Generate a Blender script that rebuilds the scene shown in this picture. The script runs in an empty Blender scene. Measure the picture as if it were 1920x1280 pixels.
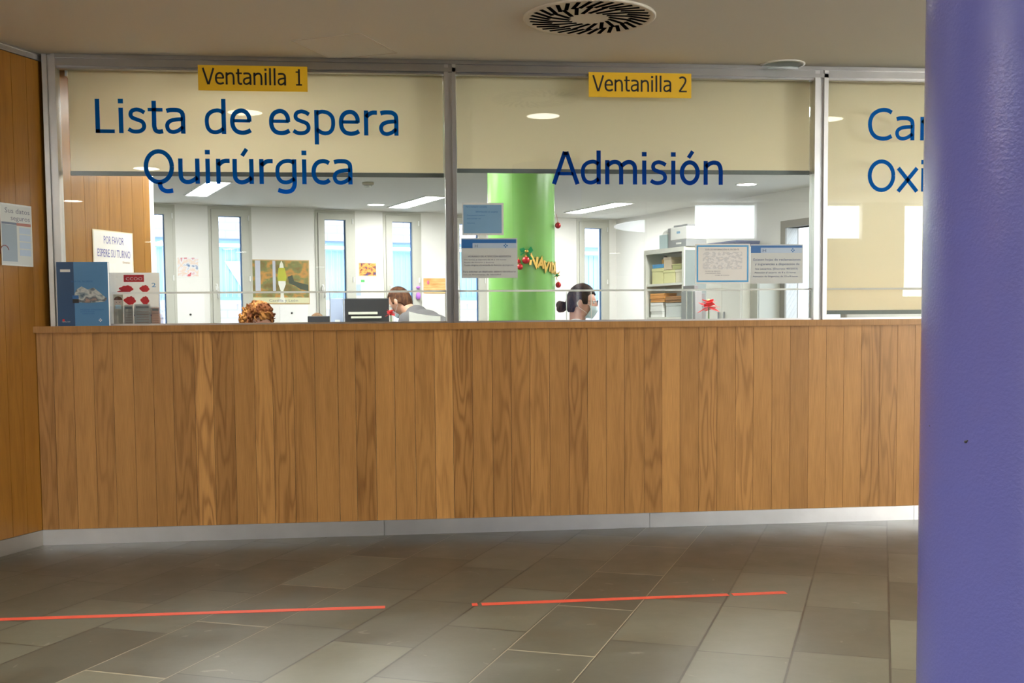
import bpy, bmesh, math, random
import numpy as np
from mathutils import Vector, Matrix, Euler
random.seed(7)
SC = bpy.context.scene
COL = SC.collection
PI = math.pi

# ------------------------------------------------------------------ camera
FPX = 2120.0
YAW, PITCH, ROLL = 0.1119, -0.0651, -0.009
PPX, PPY = 961.2, 746.0
CAM = np.array([0.0, -5.855, 1.0864])
_f = np.array([math.sin(YAW)*math.cos(PITCH), math.cos(YAW)*math.cos(PITCH), math.sin(PITCH)])
_r = np.array([math.cos(YAW), -math.sin(YAW), 0.0]); _u = np.cross(_r, _f)
_c, _s = math.cos(ROLL), math.sin(ROLL)
_R, _U = _c*_r + _s*_u, -_s*_r + _c*_u
cd = bpy.data.cameras.new('camera'); cam = bpy.data.objects.new('camera', cd); COL.objects.link(cam)
cam.matrix_world = Matrix(((_R[0], _U[0], -_f[0], CAM[0]), (_R[1], _U[1], -_f[1], CAM[1]), (_R[2], _U[2], -_f[2], CAM[2]), (0, 0, 0, 1)))
cd.sensor_fit = 'HORIZONTAL'; cd.sensor_width = 36.0; cd.lens = 36.0*FPX/1920
cd.shift_x = -(PPX-960)/1920; cd.shift_y = (PPY-640)/1920
cd.clip_start = 0.05; cd.clip_end = 200
SC.camera = cam

# ------------------------------------------------------------------ world, colour management
SC.view_settings.view_transform = 'Standard'
SC.view_settings.look = 'None'
SC.view_settings.exposure = 0.75
SC.view_settings.gamma = 1.0
SC.view_settings.use_curve_mapping = False
W = bpy.data.worlds.new('sky'); SC.world = W; W.use_nodes = True
bg = W.node_tree.nodes['Background']
bg.inputs[0].default_value = (0.74, 0.85, 1.0, 1); bg.inputs[1].default_value = 2.8
SC.cycles.max_bounces = 10; SC.cycles.diffuse_bounces = 5; SC.cycles.glossy_bounces = 5
SC.cycles.transmission_bounces = 8; SC.cycles.transparent_max_bounces = 16
SC.cycles.sample_clamp_indirect = 6.0
SC.cycles.caustics_reflective = False; SC.cycles.caustics_refractive = False

# strengths
S_OFFICE = 39.0        # office fluorescent panels
S_SIDE_FILL = 19.0          # glowing panels added at the lobby rear, left and right, as fill light
S_FLOOR_FILL = 76.0        # added narrow-spread fill lamp over the lobby floor
S_WIN = 7.0            # lobby daylight windows

def lamp(name, kind, loc, energy, color, target=None, **kw):
    d = bpy.data.lights.new(name, kind); d.energy = energy; d.color = color
    for k, v in kw.items(): setattr(d, k, v)
    o = bpy.data.objects.new(name, d); COL.objects.link(o); o.location = loc
    if target is not None:
        o.rotation_euler = (Vector(target)-Vector(loc)).to_track_quat('-Z', 'Y').to_euler()
    return o
WARM = (1.0, 0.83, 0.62)
o = lamp('floor_fill_light', 'AREA', (1.0, -3.05, 2.405), S_FLOOR_FILL, (1.0, 0.93, 0.76), (1.0, -3.05, 0), shape='RECTANGLE', size=9.0, size_y=2.8, spread=math.radians(44))  # unseen lamp added to light the floor beyond the darker counter strip
o.rotation_euler = (0, 0, 0)

for x, y in ((-2.9, -3.9), (5.6, -4.4)):       # upward lamps added to brighten the ceiling; their stands are built below
    o = lamp('ceiling_fill_lamp', 'AREA', (x, y, 1.93), 50.0, (0.92, 0.97, 1.0), None, shape='DISK', size=0.42)
    o.rotation_euler = (PI, 0, 0)

# ------------------------------------------------------------------ pixel helpers (survey of the place)
def ray(px, py):
    return _R*((px-PPX)/FPX) + _U*(-(py-PPY)/FPX) + _f
def on_z(px, py, z):
    d = ray(px, py); return CAM + d*((z-CAM[2])/d[2])
def on_y(px, py, y=0.0):
    d = ray(px, py); return CAM + d*((y-CAM[1])/d[1])
def on_wall(px, py, o, a):
    d = ray(px, py); n = np.array([-math.sin(a), math.cos(a)])
    return CAM + d*(n.dot(np.array(o[:2])-CAM[:2])/n.dot(d[:2]))
def at_depth(px, py, dep):
    return CAM + ray(px, py)*dep

# ------------------------------------------------------------------ materials
MATS = {}
def mat(name, col=(0.8, 0.8, 0.8), rough=0.5, metal=0.0, spec=0.5, emit=None, strength=0.0, bump=0.0, bscale=40, trans=0.0, coat=0.0, var=0.0, vscale=6):
    if name in MATS: return MATS[name]
    m = bpy.data.materials.new(name); m.use_nodes = True; nt = m.node_tree; b = nt.nodes['Principled BSDF']
    b.inputs['Base Color'].default_value = (*col, 1); b.inputs['Roughness'].default_value = rough
    b.inputs['Metallic'].default_value = metal; b.inputs['Specular IOR Level'].default_value = spec
    b.inputs['Coat Weight'].default_value = coat
    if emit: b.inputs['Emission Color'].default_value = (*emit, 1); b.inputs['Emission Strength'].default_value = strength
    tc = nt.nodes.new('ShaderNodeTexCoord')
    n = nt.nodes.new('ShaderNodeTexNoise'); n.inputs['Scale'].default_value = vscale if var else bscale
    n.inputs['Detail'].default_value = 3
    nt.links.new(tc.outputs['Object'], n.inputs['Vector'])
    mx = nt.nodes.new('ShaderNodeMix'); mx.data_type = 'RGBA'
    v = var if var else 0.02
    mx.inputs['A'].default_value = (*[c*(1-v) for c in col], 1); mx.inputs['B'].default_value = (*[min(1, c*(1+v)) for c in col], 1)
    nt.links.new(n.outputs['Fac'], mx.inputs['Factor']); nt.links.new(mx.outputs['Result'], b.inputs['Base Color'])
    if bump:
        n2 = nt.nodes.new('ShaderNodeTexNoise'); n2.inputs['Scale'].default_value = bscale; n2.inputs['Detail'].default_value = 3
        nt.links.new(tc.outputs['Object'], n2.inputs['Vector'])
        bp = nt.nodes.new('ShaderNodeBump'); bp.inputs['Strength'].default_value = bump; bp.inputs['Distance'].default_value = 0.01
        nt.links.new(n2.outputs['Fac'], bp.inputs['Height']); nt.links.new(bp.outputs['Normal'], b.inputs['Normal'])
    if trans:
        out = nt.nodes['Material Output']; t = nt.nodes.new('ShaderNodeBsdfTranslucent'); t.inputs['Color'].default_value = (*col, 1)
        ms = nt.nodes.new('ShaderNodeMixShader'); ms.inputs[0].default_value = trans
        nt.links.new(b.outputs[0], ms.inputs[1]); nt.links.new(t.outputs[0], ms.inputs[2]); nt.links.new(ms.outputs[0], out.inputs[0])
    MATS[name] = m; return m

def glass_mat(name, tint=(0.97, 0.99, 0.985), refl=1.0):
    m = bpy.data.materials.new(name); m.use_nodes = True; nt = m.node_tree; nt.nodes.clear()
    out = nt.nodes.new('ShaderNodeOutputMaterial'); t = nt.nodes.new('ShaderNodeBsdfTransparent'); g = nt.nodes.new('ShaderNodeBsdfGlossy')
    t.inputs[0].default_value = (*tint, 1); g.inputs['Roughness'].default_value = 0.0
    ge = nt.nodes.new('ShaderNodeNewGeometry'); dp = nt.nodes.new('ShaderNodeVectorMath'); dp.operation = 'DOT_PRODUCT'
    nt.links.new(ge.outputs['Normal'], dp.inputs[0]); nt.links.new(ge.outputs['Incoming'], dp.inputs[1])
    def mth(op, a, b=None):
        n = nt.nodes.new('ShaderNodeMath'); n.operation = op
        for i, v in enumerate((a, b)):
            if v is None: continue
            if isinstance(v, (int, float)): n.inputs[i].default_value = v
            else: nt.links.new(v, n.inputs[i])
        return n.outputs[0]
    sch = mth('POWER', mth('SUBTRACT', 1.0, mth('ABSOLUTE', dp.outputs['Value'])), 5.0)     # Schlick reflectance, same from both sides
    rf = mth('MULTIPLY', mth('ADD', mth('MULTIPLY', sch, 0.96), 0.04), refl)
    ms = nt.nodes.new('ShaderNodeMixShader')
    nt.links.new(rf, ms.inputs[0])
    nt.links.new(t.outputs[0], ms.inputs[1]); nt.links.new(g.outputs[0], ms.inputs[2]); nt.links.new(ms.outputs[0], out.inputs[0])
    MATS[name] = m; return m

def node_lib(nt):
    def N(t, **kw):
        n = nt.nodes.new(t)
        for k, v in kw.items(): setattr(n, k, v)
        return n
    def L(a, b): nt.links.new(a, b)
    def M(op, a, b=None, c=None):
        n = nt.nodes.new('ShaderNodeMath'); n.operation = op
        for i, v in enumerate((a, b, c)):
            if v is None: continue
            if isinstance(v, (int, float)): n.inputs[i].default_value = v
            else: nt.links.new(v, n.inputs[i])
        return n.outputs[0]
    return N, L, M

def wood_mat(name, dark, light, rough=0.38, sat=1.0):
    m = bpy.data.materials.new(name); m.use_nodes = True; nt = m.node_tree; b = nt.nodes['Principled BSDF']
    N, L, M = node_lib(nt)
    tc = N('ShaderNodeTexCoord'); at = N('ShaderNodeAttribute', attribute_name='tone')
    sp = N('ShaderNodeSeparateXYZ'); L(tc.outputs['Object'], sp.inputs[0])
    sc = N('ShaderNodeSeparateColor'); L(at.outputs['Color'], sc.inputs[0])
    tone, seed, knot = sc.outputs[0], sc.outputs[1], sc.outputs[2]
    sx = M('MULTIPLY_ADD', seed, 37.0, sp.outputs[0]); sz = M('MULTIPLY_ADD', seed, 91.0, sp.outputs[2])
    # cathedral figure: contour lines of a stretched noise field
    cv = N('ShaderNodeCombineXYZ'); L(M('MULTIPLY', sx, 9.0), cv.inputs[0]); L(M('MULTIPLY', sz, 1.0), cv.inputs[2]); L(seed, cv.inputs[1])
    n1 = N('ShaderNodeTexNoise'); n1.inputs['Scale'].default_value = 1.0; n1.inputs['Detail'].default_value = 2.0; L(cv.outputs[0], n1.inputs['Vector'])
    ring = M('SINE', M('MULTIPLY', n1.outputs['Fac'], M('MULTIPLY_ADD', knot, 30.0, 40.0)))
    ring = M('POWER', M('MULTIPLY_ADD', ring, 0.5, 0.5), 2.2)
    # fine pores
    cv2 = N('ShaderNodeCombineXYZ'); L(M('MULTIPLY', sx, 320.0), cv2.inputs[0]); L(M('MULTIPLY', sz, 9.0), cv2.inputs[2])
    n2 = N('ShaderNodeTexNoise'); n2.inputs['Scale'].default_value = 1.0; n2.inputs['Detail'].default_value = 2.0; L(cv2.outputs[0], n2.inputs['Vector'])
    cv3 = N('ShaderNodeCombineXYZ'); L(M('MULTIPLY', sx, 14.0), cv3.inputs[0]); L(M('MULTIPLY', sz, 1.2), cv3.inputs[2])
    n3 = N('ShaderNodeTexNoise'); n3.inputs['Scale'].default_value = 1.0; n3.inputs['Detail'].default_value = 3.0; L(cv3.outputs[0], n3.inputs['Vector'])
    amp = M('MULTIPLY_ADD', knot, 0.34, 0.05)
    f = M('SUBTRACT', M('MULTIPLY_ADD', n3.outputs['Fac'], 0.5, 0.38), M('MULTIPLY', ring, amp))
    f = M('ADD', f, M('MULTIPLY', M('SUBTRACT', n2.outputs['Fac'], 0.5), 0.55))
    mx = N('ShaderNodeMix', data_type='RGBA'); mx.clamp_factor = True
    mx.inputs['A'].default_value = (*dark, 1); mx.inputs['B'].default_value = (*light, 1); L(f, mx.inputs['Factor'])
    mt = N('ShaderNodeMix', data_type='RGBA', blend_type='MULTIPLY'); mt.inputs['Factor'].default_value = 1.0
    tt = M('MULTIPLY', tone, 2.0); cc = N('ShaderNodeCombineColor')
    L(tt, cc.inputs[0]); L(M('POWER', tt, 1.12), cc.inputs[1]); L(M('POWER', tt, 1.3), cc.inputs[2])
    L(mx.outputs['Result'], mt.inputs['A']); L(cc.outputs[0], mt.inputs['B']); L(mt.outputs['Result'], b.inputs['Base Color'])
    b.inputs['Roughness'].default_value = rough; b.inputs['Specular IOR Level'].default_value = 0.4
    bp = N('ShaderNodeBump'); bp.inputs['Strength'].default_value = 0.08; bp.inputs['Distance'].default_value = 0.002
    L(n2.outputs['Fac'], bp.inputs['Height']); L(bp.outputs['Normal'], b.inputs['Normal'])
    MATS[name] = m; return m

def floor_mat():
    m = bpy.data.materials.new('slate_floor'); m.use_nodes = True; nt = m.node_tree; b = nt.nodes['Principled BSDF']
    N, L, M = node_lib(nt)
    tc = N('ShaderNodeTexCoord'); sp = N('ShaderNodeSeparateXYZ'); L(tc.outputs['Object'], sp.inputs[0])
    a = math.radians(24.5); ca, sa = math.cos(a), math.sin(a)
    x, y = sp.outputs[0], sp.outputs[1]
    p = M('ADD', M('MULTIPLY', x, ca), M('MULTIPLY', y, -sa)); q = M('ADD', M('MULTIPLY', x, sa), M('MULTIPLY', y, ca))
    rw = M('DIVIDE', M('ADD', p, 0.585), 0.305); row = M('FLOOR', rw); fr = M('FRACT', rw)
    wn = N('ShaderNodeTexWhiteNoise', noise_dimensions='1D'); L(row, wn.inputs['W'])
    qq = M('DIVIDE', M('ADD', q, M('MULTIPLY', wn.outputs['Value'], 0.6)), 0.62); colm = M('FLOOR', qq); fc = M('FRACT', qq)
    cv = N('ShaderNodeCombineXYZ'); L(row, cv.inputs[0]); L(colm, cv.inputs[1])
    w2 = N('ShaderNodeTexWhiteNoise', noise_dimensions='2D'); L(cv.outputs[0], w2.inputs['Vector'])
    tone = w2.outputs['Value']
    e1 = M('MINIMUM', fr, M('SUBTRACT', 1.0, fr)); e2 = M('MULTIPLY', M('MINIMUM', fc, M('SUBTRACT', 1.0, fc)), 2.03)
    g = M('LESS_THAN', M('MINIMUM', e1, e2), 0.013)
    # mottling and drag marks
    n1 = N('ShaderNodeTexNoise'); n1.inputs['Scale'].default_value = 3.5; n1.inputs['Detail'].default_value = 5; n1.inputs['Roughness'].default_value = 0.6
    ofs = N('ShaderNodeVectorMath', operation='ADD'); sc = N('ShaderNodeVectorMath', operation='SCALE'); sc.inputs['Scale'].default_value = 9
    L(w2.outputs['Color'], sc.inputs[0]); L(tc.outputs['Object'], ofs.inputs[0]); L(sc.outputs[0], ofs.inputs[1]); L(ofs.outputs[0], n1.inputs['Vector'])
    n2 = N('ShaderNodeTexNoise'); n2.inputs['Scale'].default_value = 60; n2.inputs['Detail'].default_value = 3; L(tc.outputs['Object'], n2.inputs['Vector'])
    f = M('ADD', M('MULTIPLY', tone, 0.56), M('ADD', M('MULTIPLY', n1.outputs['Fac'], 0.5), M('MULTIPLY', n2.outputs['Fac'], 0.12)))
    mx = N('ShaderNodeMix', data_type='RGBA'); mx.clamp_factor = True
    mx.inputs['A'].default_value = (0.021, 0.021, 0.0165, 1); mx.inputs['B'].default_value = (0.096, 0.097, 0.074, 1); L(f, mx.inputs['Factor'])
    # light scuffs
    n3 = N('ShaderNodeTexNoise'); n3.inputs['Scale'].default_value = 7; n3.inputs['Detail'].default_value = 6; n3.inputs['Distortion'].default_value = 2.0
    L(ofs.outputs[0], n3.inputs['Vector'])
    sc2 = M('MULTIPLY', M('GREATER_THAN', n3.outputs['Fac'], 0.705), 0.35)
    mz = N('ShaderNodeMix', data_type='RGBA'); L(sc2, mz.inputs['Factor']); L(mx.outputs['Result'], mz.inputs['A']); mz.inputs['B'].default_value = (0.22, 0.21, 0.18, 1)
    gw = M('GREATER_THAN', wn.outputs['Value'], 0.84)
    gc = N('ShaderNodeMix', data_type='RGBA'); L(gw, gc.inputs['Factor']); gc.inputs['A'].default_value = (0.02, 0.018, 0.014, 1); gc.inputs['B'].default_value = (0.2, 0.18, 0.13, 1)
    mg = N('ShaderNodeMix', data_type='RGBA'); L(M('MULTIPLY', g, 0.95), mg.inputs['Factor']); L(mz.outputs['Result'], mg.inputs['A']); L(gc.outputs['Result'], mg.inputs['B'])
    L(mg.outputs['Result'], b.inputs['Base Color'])
    L(M('MULTIPLY_ADD', n1.outputs['Fac'], 0.25, 0.22), b.inputs['Roughness'])
    b.inputs['Specular IOR Level'].default_value = 0.45
    bp = N('ShaderNodeBump'); bp.inputs['Strength'].default_value = 0.25; bp.inputs['Distance'].default_value = 0.004
    L(M('SUBTRACT', n1.outputs['Fac'], g), bp.inputs['Height']); L(bp.outputs['Normal'], b.inputs['Normal'])
    return m

def brick_mat():
    m = bpy.data.materials.new('pale_brick'); m.use_nodes = True; nt = m.node_tree; b = nt.nodes['Principled BSDF']
    N, L, M = node_lib(nt)
    tc = N('ShaderNodeTexCoord'); sp = N('ShaderNodeSeparateXYZ'); L(tc.outputs['Object'], sp.inputs[0])
    cv = N('ShaderNodeCombineXYZ'); L(sp.outputs[0], cv.inputs[0]); L(sp.outputs[2], cv.inputs[1])
    br = N('ShaderNodeTexBrick'); L(cv.outputs[0], br.inputs['Vector']); br.inputs['Scale'].default_value = 1.0
    br.inputs['Brick Width'].default_value = 0.29; br.inputs['Row Height'].default_value = 0.11; br.inputs['Mortar Size'].default_value = 0.014
    br.inputs['Color1'].default_value = (0.62, 0.56, 0.60, 1); br.inputs['Color2'].default_value = (0.72, 0.68, 0.71, 1); br.inputs['Mortar'].default_value = (0.42, 0.38, 0.42, 1)
    L(br.outputs['Color'], b.inputs['Base Color']); b.inputs['Roughness'].default_value = 0.9
    return m

def picture_mat(name, cols, scale=8, stretch=(1, 1, 1), detail=3):
    m = bpy.data.materials.new(name); m.use_nodes = True; nt = m.node_tree; b = nt.nodes['Principled BSDF']
    N, L, M = node_lib(nt)
    tc = N('ShaderNodeTexCoord'); mp = N('ShaderNodeMapping'); mp.inputs['Scale'].default_value = stretch; L(tc.outputs['Object'], mp.inputs['Vector'])
    n = N('ShaderNodeTexNoise'); n.inputs['Scale'].default_value = scale; n.inputs['Detail'].default_value = detail; L(mp.outputs[0], n.inputs['Vector'])
    r = N('ShaderNodeValToRGB'); L(n.outputs['Fac'], r.inputs[0])
    while len(r.color_ramp.elements) < len(cols): r.color_ramp.elements.new(0.5)
    for i, c in enumerate(cols):
        r.color_ramp.elements[i].position = 0.32 + 0.36*i/(len(cols)-1); r.color_ramp.elements[i].color = (*c, 1)
    L(r.outputs[0], b.inputs['Base Color']); b.inputs['Roughness'].default_value = 0.5
    return m

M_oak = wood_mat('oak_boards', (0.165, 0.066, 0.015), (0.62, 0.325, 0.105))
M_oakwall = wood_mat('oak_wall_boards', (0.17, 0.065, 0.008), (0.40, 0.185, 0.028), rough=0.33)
M_floor = floor_mat()
M_plaster = mat('white_plaster', (0.82, 0.81, 0.78), 0.9, bump=0.05, bscale=120)
M_ceil = mat('ceiling_plaster', (0.78, 0.77, 0.73), 0.95, bump=0.03, bscale=160)
M_lobby = mat('lobby_plaster', (0.72, 0.66, 0.56), 0.9)
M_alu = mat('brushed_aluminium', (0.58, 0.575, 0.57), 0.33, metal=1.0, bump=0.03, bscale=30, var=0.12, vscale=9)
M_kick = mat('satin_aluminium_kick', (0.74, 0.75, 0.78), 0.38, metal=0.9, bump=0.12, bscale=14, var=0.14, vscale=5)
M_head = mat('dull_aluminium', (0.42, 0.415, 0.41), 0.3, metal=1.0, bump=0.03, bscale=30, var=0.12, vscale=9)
M_glass = glass_mat('clear_glass')
M_edge = mat('polished_glass_edge', (0.80, 0.84, 0.82), 0.25, trans=0.5)
M_blind = mat('cream_blind_fabric', (0.86, 0.80, 0.65), 0.85, trans=0.58, bump=0.03, bscale=400)
M_bar = mat('grey_blind_bar', (0.16, 0.19, 0.19), 0.5)
M_blue = mat('blue_vinyl', (0.0, 0.17, 0.60), 0.6, spec=0.1, trans=0.5)
M_navy = mat('navy_vinyl', (0.0, 0.065, 0.40), 0.6, spec=0.1, trans=0.5)
M_yellow = mat('yellow_plastic', (0.82, 0.50, 0.01), 0.5)
M_black = mat('black_ink', (0.012, 0.012, 0.012), 0.5)
M_ink = mat('grey_ink', (0.16, 0.17, 0.24), 0.6)
M_paper = mat('white_paper', (0.82, 0.82, 0.80), 0.7)
M_greypaper = mat('grey_laminated_paper', (0.56, 0.59, 0.58), 0.3, var=0.05)
M_film = mat('laminate_film', (0.70, 0.72, 0.71), 0.15, bump=0.4, bscale=60)
M_hblue = mat('header_blue', (0.02, 0.13, 0.38), 0.4)
M_pblue = mat('pale_blue_print', (0.42, 0.53, 0.67), 0.4)
M_steel = mat('steel_blue_print', (0.20, 0.37, 0.56), 0.3, var=0.08)
M_cyan = mat('bright_blue_print', (0.06, 0.34, 0.68), 0.4)
M_red = mat('red_print', (0.78, 0.04, 0.05), 0.5)
M_green = mat('green_gloss_paint', (0.19, 0.44, 0.11), 0.24)
M_violet = mat('violet_gloss_paint', (0.145, 0.160, 0.51), 0.22, bump=0.10, bscale=150)
M_winframe = mat('grey_window_frame', (0.52, 0.52, 0.46), 0.5)
M_white = mat('white_plastic', (0.8, 0.8, 0.78), 0.4)
M_dark = mat('dark_plastic', (0.025, 0.025, 0.028), 0.4)
M_grey = mat('mid_grey_plastic', (0.28, 0.29, 0.30), 0.5)
M_taupe = mat('taupe_panel', (0.27, 0.25, 0.215), 0.6)
M_skin = mat('skin', (0.62, 0.33, 0.23), 0.55)
M_maskw = mat('surgical_mask_blue', (0.62, 0.78, 0.84), 0.8)
M_cab = mat('cream_cabinet', (0.70, 0.70, 0.64), 0.5)
M_brick = brick_mat()
M_bluefr = mat('blue_window_frame', (0.30, 0.45, 0.68), 0.5)
M_curtain = mat('pale_blue_curtain', (0.42, 0.62, 0.80), 0.8)
M_tube = mat('lit_diffuser', (1, 1, 1), 0.5, emit=(1.0, 0.98, 0.94), strength=S_OFFICE)
M_down = mat('lit_downlight_lens', (1, 1, 1), 0.5, emit=(1.0, 0.95, 0.85), strength=14.0)
M_sidefill = mat('side_fill_glow', (1, 1, 1), 0.5, emit=(1.0, 0.93, 0.82), strength=S_SIDE_FILL)
M_daylight = mat('daylit_window_pane', (1, 1, 1), 0.5, emit=(0.86, 0.94, 1.0), strength=S_WIN)
M_gold = mat('gold_foil', (0.80, 0.52, 0.14), 0.3, metal=0.7)
M_bauble = mat('red_bauble', (0.55, 0.03, 0.03), 0.2, metal=0.4)
M_bow = mat('green_ribbon', (0.0, 0.28, 0.08), 0.5)
M_orange = mat('orange_folder_card', (0.70, 0.33, 0.08), 0.7)

# ------------------------------------------------------------------ mesh builder
class MB:
    def __init__(s): s.v = []; s.f = []; s.m = []; s.c = []; s.mi = 0; s.cc = (0.5, 0.5, 0.0); s.X = Matrix.Identity(4); s.sm = []; s.smooth = False
    def add(s, vs, fs, smooth=None):
        n = len(s.v)
        s.v += [tuple(s.X @ Vector(v)) for v in vs]
        for f in fs: s.f.append(tuple(i+n for i in f)); s.m.append(s.mi); s.c.append(s.cc); s.sm.append(s.smooth if smooth is None else smooth)
        return s
    def box(s, x0, x1, y0, y1, z0, z1):
        return s.add([(x0, y0, z0), (x1, y0, z0), (x1, y1, z0), (x0, y1, z0), (x0, y0, z1), (x1, y0, z1), (x1, y1, z1), (x0, y1, z1)],
                     [(0, 3, 2, 1), (4, 5, 6, 7), (0, 1, 5, 4), (1, 2, 6, 5), (2, 3, 7, 6), (3, 0, 4, 7)])
    def bbox(s, x0, x1, y0, y1, z0, z1, b=0.005):   # box with chamfered edges (all round)
        xs = (x0, x0+b, x1-b, x1); 
        bm = bmesh.new(); bmesh.ops.create_cube(bm, size=1)
        for v in bm.verts: v.co = Vector(((x0+x1)/2+v.co.x*(x1-x0), (y0+y1)/2+v.co.y*(y1-y0), (z0+z1)/2+v.co.z*(z1-z0)))
        bmesh.ops.bevel(bm, geom=bm.edges[:], offset=b, segments=2, affect='EDGES', profile=0.6)
        bm.verts.index_update(); s.add([tuple(v.co) for v in bm.verts], [tuple(v.index for v in f.verts) for f in bm.faces]); bm.free(); return s
    def prism(s, pts, z0, z1):      # polygon in xy, ccw
        n = len(pts)
        return s.add([(x, y, z0) for x, y in pts]+[(x, y, z1) for x, y in pts],
                     [tuple(range(n))[::-1], tuple(range(n, 2*n))]+[(i, (i+1) % n, n+(i+1) % n, n+i) for i in range(n)])
    def plate(s, pts, y0, y1):      # polygon in xz, extruded along y
        n = len(pts)
        return s.add([(x, y0, z) for x, z in pts]+[(x, y1, z) for x, z in pts],
                     [tuple(range(n)), tuple(range(n, 2*n))[::-1]]+[(i, n+i, n+(i+1) % n, (i+1) % n) for i in range(n)])
    def cyl(s, c, r0, r1, z0, z1, n=32, cap=True, smooth=True):
        vs = [(c[0]+r0*math.cos(2*PI*i/n), c[1]+r0*math.sin(2*PI*i/n), z0) for i in range(n)]+[(c[0]+r1*math.cos(2*PI*i/n), c[1]+r1*math.sin(2*PI*i/n), z1) for i in range(n)]
        s.add(vs, [(i, (i+1) % n, n+(i+1) % n, n+i) for i in range(n)], smooth)
        if cap: s.add(vs, [tuple(range(n))[::-1], tuple(range(n, 2*n))], False)
        return s
    def lathe(s, prof, n=24, c=(0, 0, 0)):
        vs = [(c[0]+r*math.cos(2*PI*i/n), c[1]+r*math.sin(2*PI*i/n), c[2]+z) for r, z in prof for i in range(n)]
        fs = [(j*n+i, j*n+(i+1) % n, (j+1)*n+(i+1) % n, (j+1)*n+i) for j in range(len(prof)-1) for i in range(n)]
        fs += [tuple(range(n))[::-1], tuple(range((len(prof)-1)*n, len(prof)*n))]
        return s.add(vs, fs, True)
    def ball(s, c, r, n=16, m=10):
        if isinstance(r, (int, float)): r = (r, r, r)
        vs = [(c[0], c[1], c[2]-r[2])]; fs = []
        for j in range(1, m):
            a = -PI/2+PI*j/m
            vs += [(c[0]+r[0]*math.cos(a)*math.cos(2*PI*i/n), c[1]+r[1]*math.cos(a)*math.sin(2*PI*i/n), c[2]+r[2]*math.sin(a)) for i in range(n)]
        vs.append((c[0], c[1], c[2]+r[2])); top = len(vs)-1
        for i in range(n): fs.append((0, 1+(i+1) % n, 1+i)); fs.append((top, top-n+i, top-n+(i+1) % n))
        for j in range(m-2):
            for i in range(n): fs.append((1+j*n+i, 1+j*n+(i+1) % n, 1+(j+1)*n+(i+1) % n, 1+(j+1)*n+i))
        return s.add(vs, fs, True)
    def limb(s, a, b, ra, rb, n=14, flat=1.0, side=None):   # tapered round-ended limb
        a = Vector(a); b = Vector(b); d = (b-a); L = max(d.length, 1e-6); d.normalize()
        q = d.to_track_quat('Z', 'Y').to_matrix()
        ux, uy = q.col[0], q.col[1]; prof = []
        for k in range(5): t = -PI/2+PI/2*k/4; prof.append((ra*math.cos(t), ra*math.sin(t)))
        for k in range(5): t = PI/2*k/4; prof.append((rb*math.cos(t), L+rb*math.sin(t)))
        vs = []
        for r, z in prof:
            r = max(r, 1e-4)
            for i in range(n):
                t = 2*PI*i/n; vs.append(tuple(a+d*z+ux*(r*math.cos(t))+uy*(r*flat*math.sin(t))))
        fs = [(j*n+i, j*n+(i+1) % n, (j+1)*n+(i+1) % n, (j+1)*n+i) for j in range(len(prof)-1) for i in range(n)]
        fs += [tuple(range(n))[::-1], tuple(range((len(prof)-1)*n, len(prof)*n))]
        return s.add(vs, fs, True)
    def tube(s, pts, r, n=8, closed=False):
        P = [Vector(p) for p in pts]; vs = []; k = len(P)
        for i, p in enumerate(P):
            a = P[max(i-1, 0)]; b = P[min(i+1, k-1)]; d = (b-a).normalized()
            q = d.to_track_quat('Z', 'Y').to_matrix()
            rr = r[i] if isinstance(r, (list, tuple)) else r
            for j in range(n): t = 2*PI*j/n; vs.append(tuple(p+q.col[0]*(rr*math.cos(t))+q.col[1]*(rr*math.sin(t))))
        fs = [(i*n+j, i*n+(j+1) % n, (i+1)*n+(j+1) % n, (i+1)*n+j) for i in range(k-1) for j in range(n)]
        fs += [tuple(range(n))[::-1], tuple(range((k-1)*n, k*n))]
        return s.add(vs, fs, True)
    def ribbon(s, pts, w, y0, y1):  # flat stroke in xz plane with thickness
        P = [Vector((p[0], p[1])) for p in pts]; k = len(P); Lf = []; Rt = []
        for i in range(k):
            d0 = (P[i]-P[i-1]).normalized() if i > 0 else None; d1 = (P[i+1]-P[i]).normalized() if i < k-1 else None
            if d0 is None: d0 = d1
            if d1 is None: d1 = d0
            t = (d0+d1)
            if t.length < 1e-6: t = d0.copy()
            t.normalize(); n = Vector((-t.y, t.x)); nn = Vector((-d0.y, d0.x)); c = max(0.35, n.dot(nn))
            Lf.append(P[i]+n*(w/2/c)); Rt.append(P[i]-n*(w/2/c))
        vs = [(p.x, y0, p.y) for p in Lf]+[(p.x, y0, p.y) for p in Rt]+[(p.x, y1, p.y) for p in Lf]+[(p.x, y1, p.y) for p in Rt]
        fs = []
        for i in range(k-1):
            fs += [(i, k+i, k+i+1, i+1), (2*k+i, 2*k+i+1, 3*k+i+1, 3*k+i), (i, i+1, 2*k+i+1, 2*k+i), (k+i, 3*k+i, 3*k+i+1, k+i+1)]
        fs += [(0, 2*k, 3*k, k), (k-1, 2*k-1, 4*k-1, 3*k-1)]
        return s.add(vs, fs)
    def build(s, name, mats, parent=None, loc=(0, 0, 0), rotz=0.0, rot=None):
        me = bpy.data.meshes.new(name); me.from_pydata(s.v, [], s.f)
        if not isinstance(mats, (list, tuple)): mats = [mats]
        for m in mats: me.materials.append(m)
        me.polygons.foreach_set('material_index', s.m); me.polygons.foreach_set('use_smooth', s.sm)
        if any(c != (0.5, 0.5, 0.0) for c in s.c):
            ca = me.color_attributes.new('tone', 'FLOAT_COLOR', 'CORNER'); dat = []
            for p, c in zip(me.polygons, s.c): dat += list((*c, 1.0))*p.loop_total
            ca.data.foreach_set('color', dat)
        me.update()
        o = bpy.data.objects.new(name, me); COL.objects.link(o); o.location = loc
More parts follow.
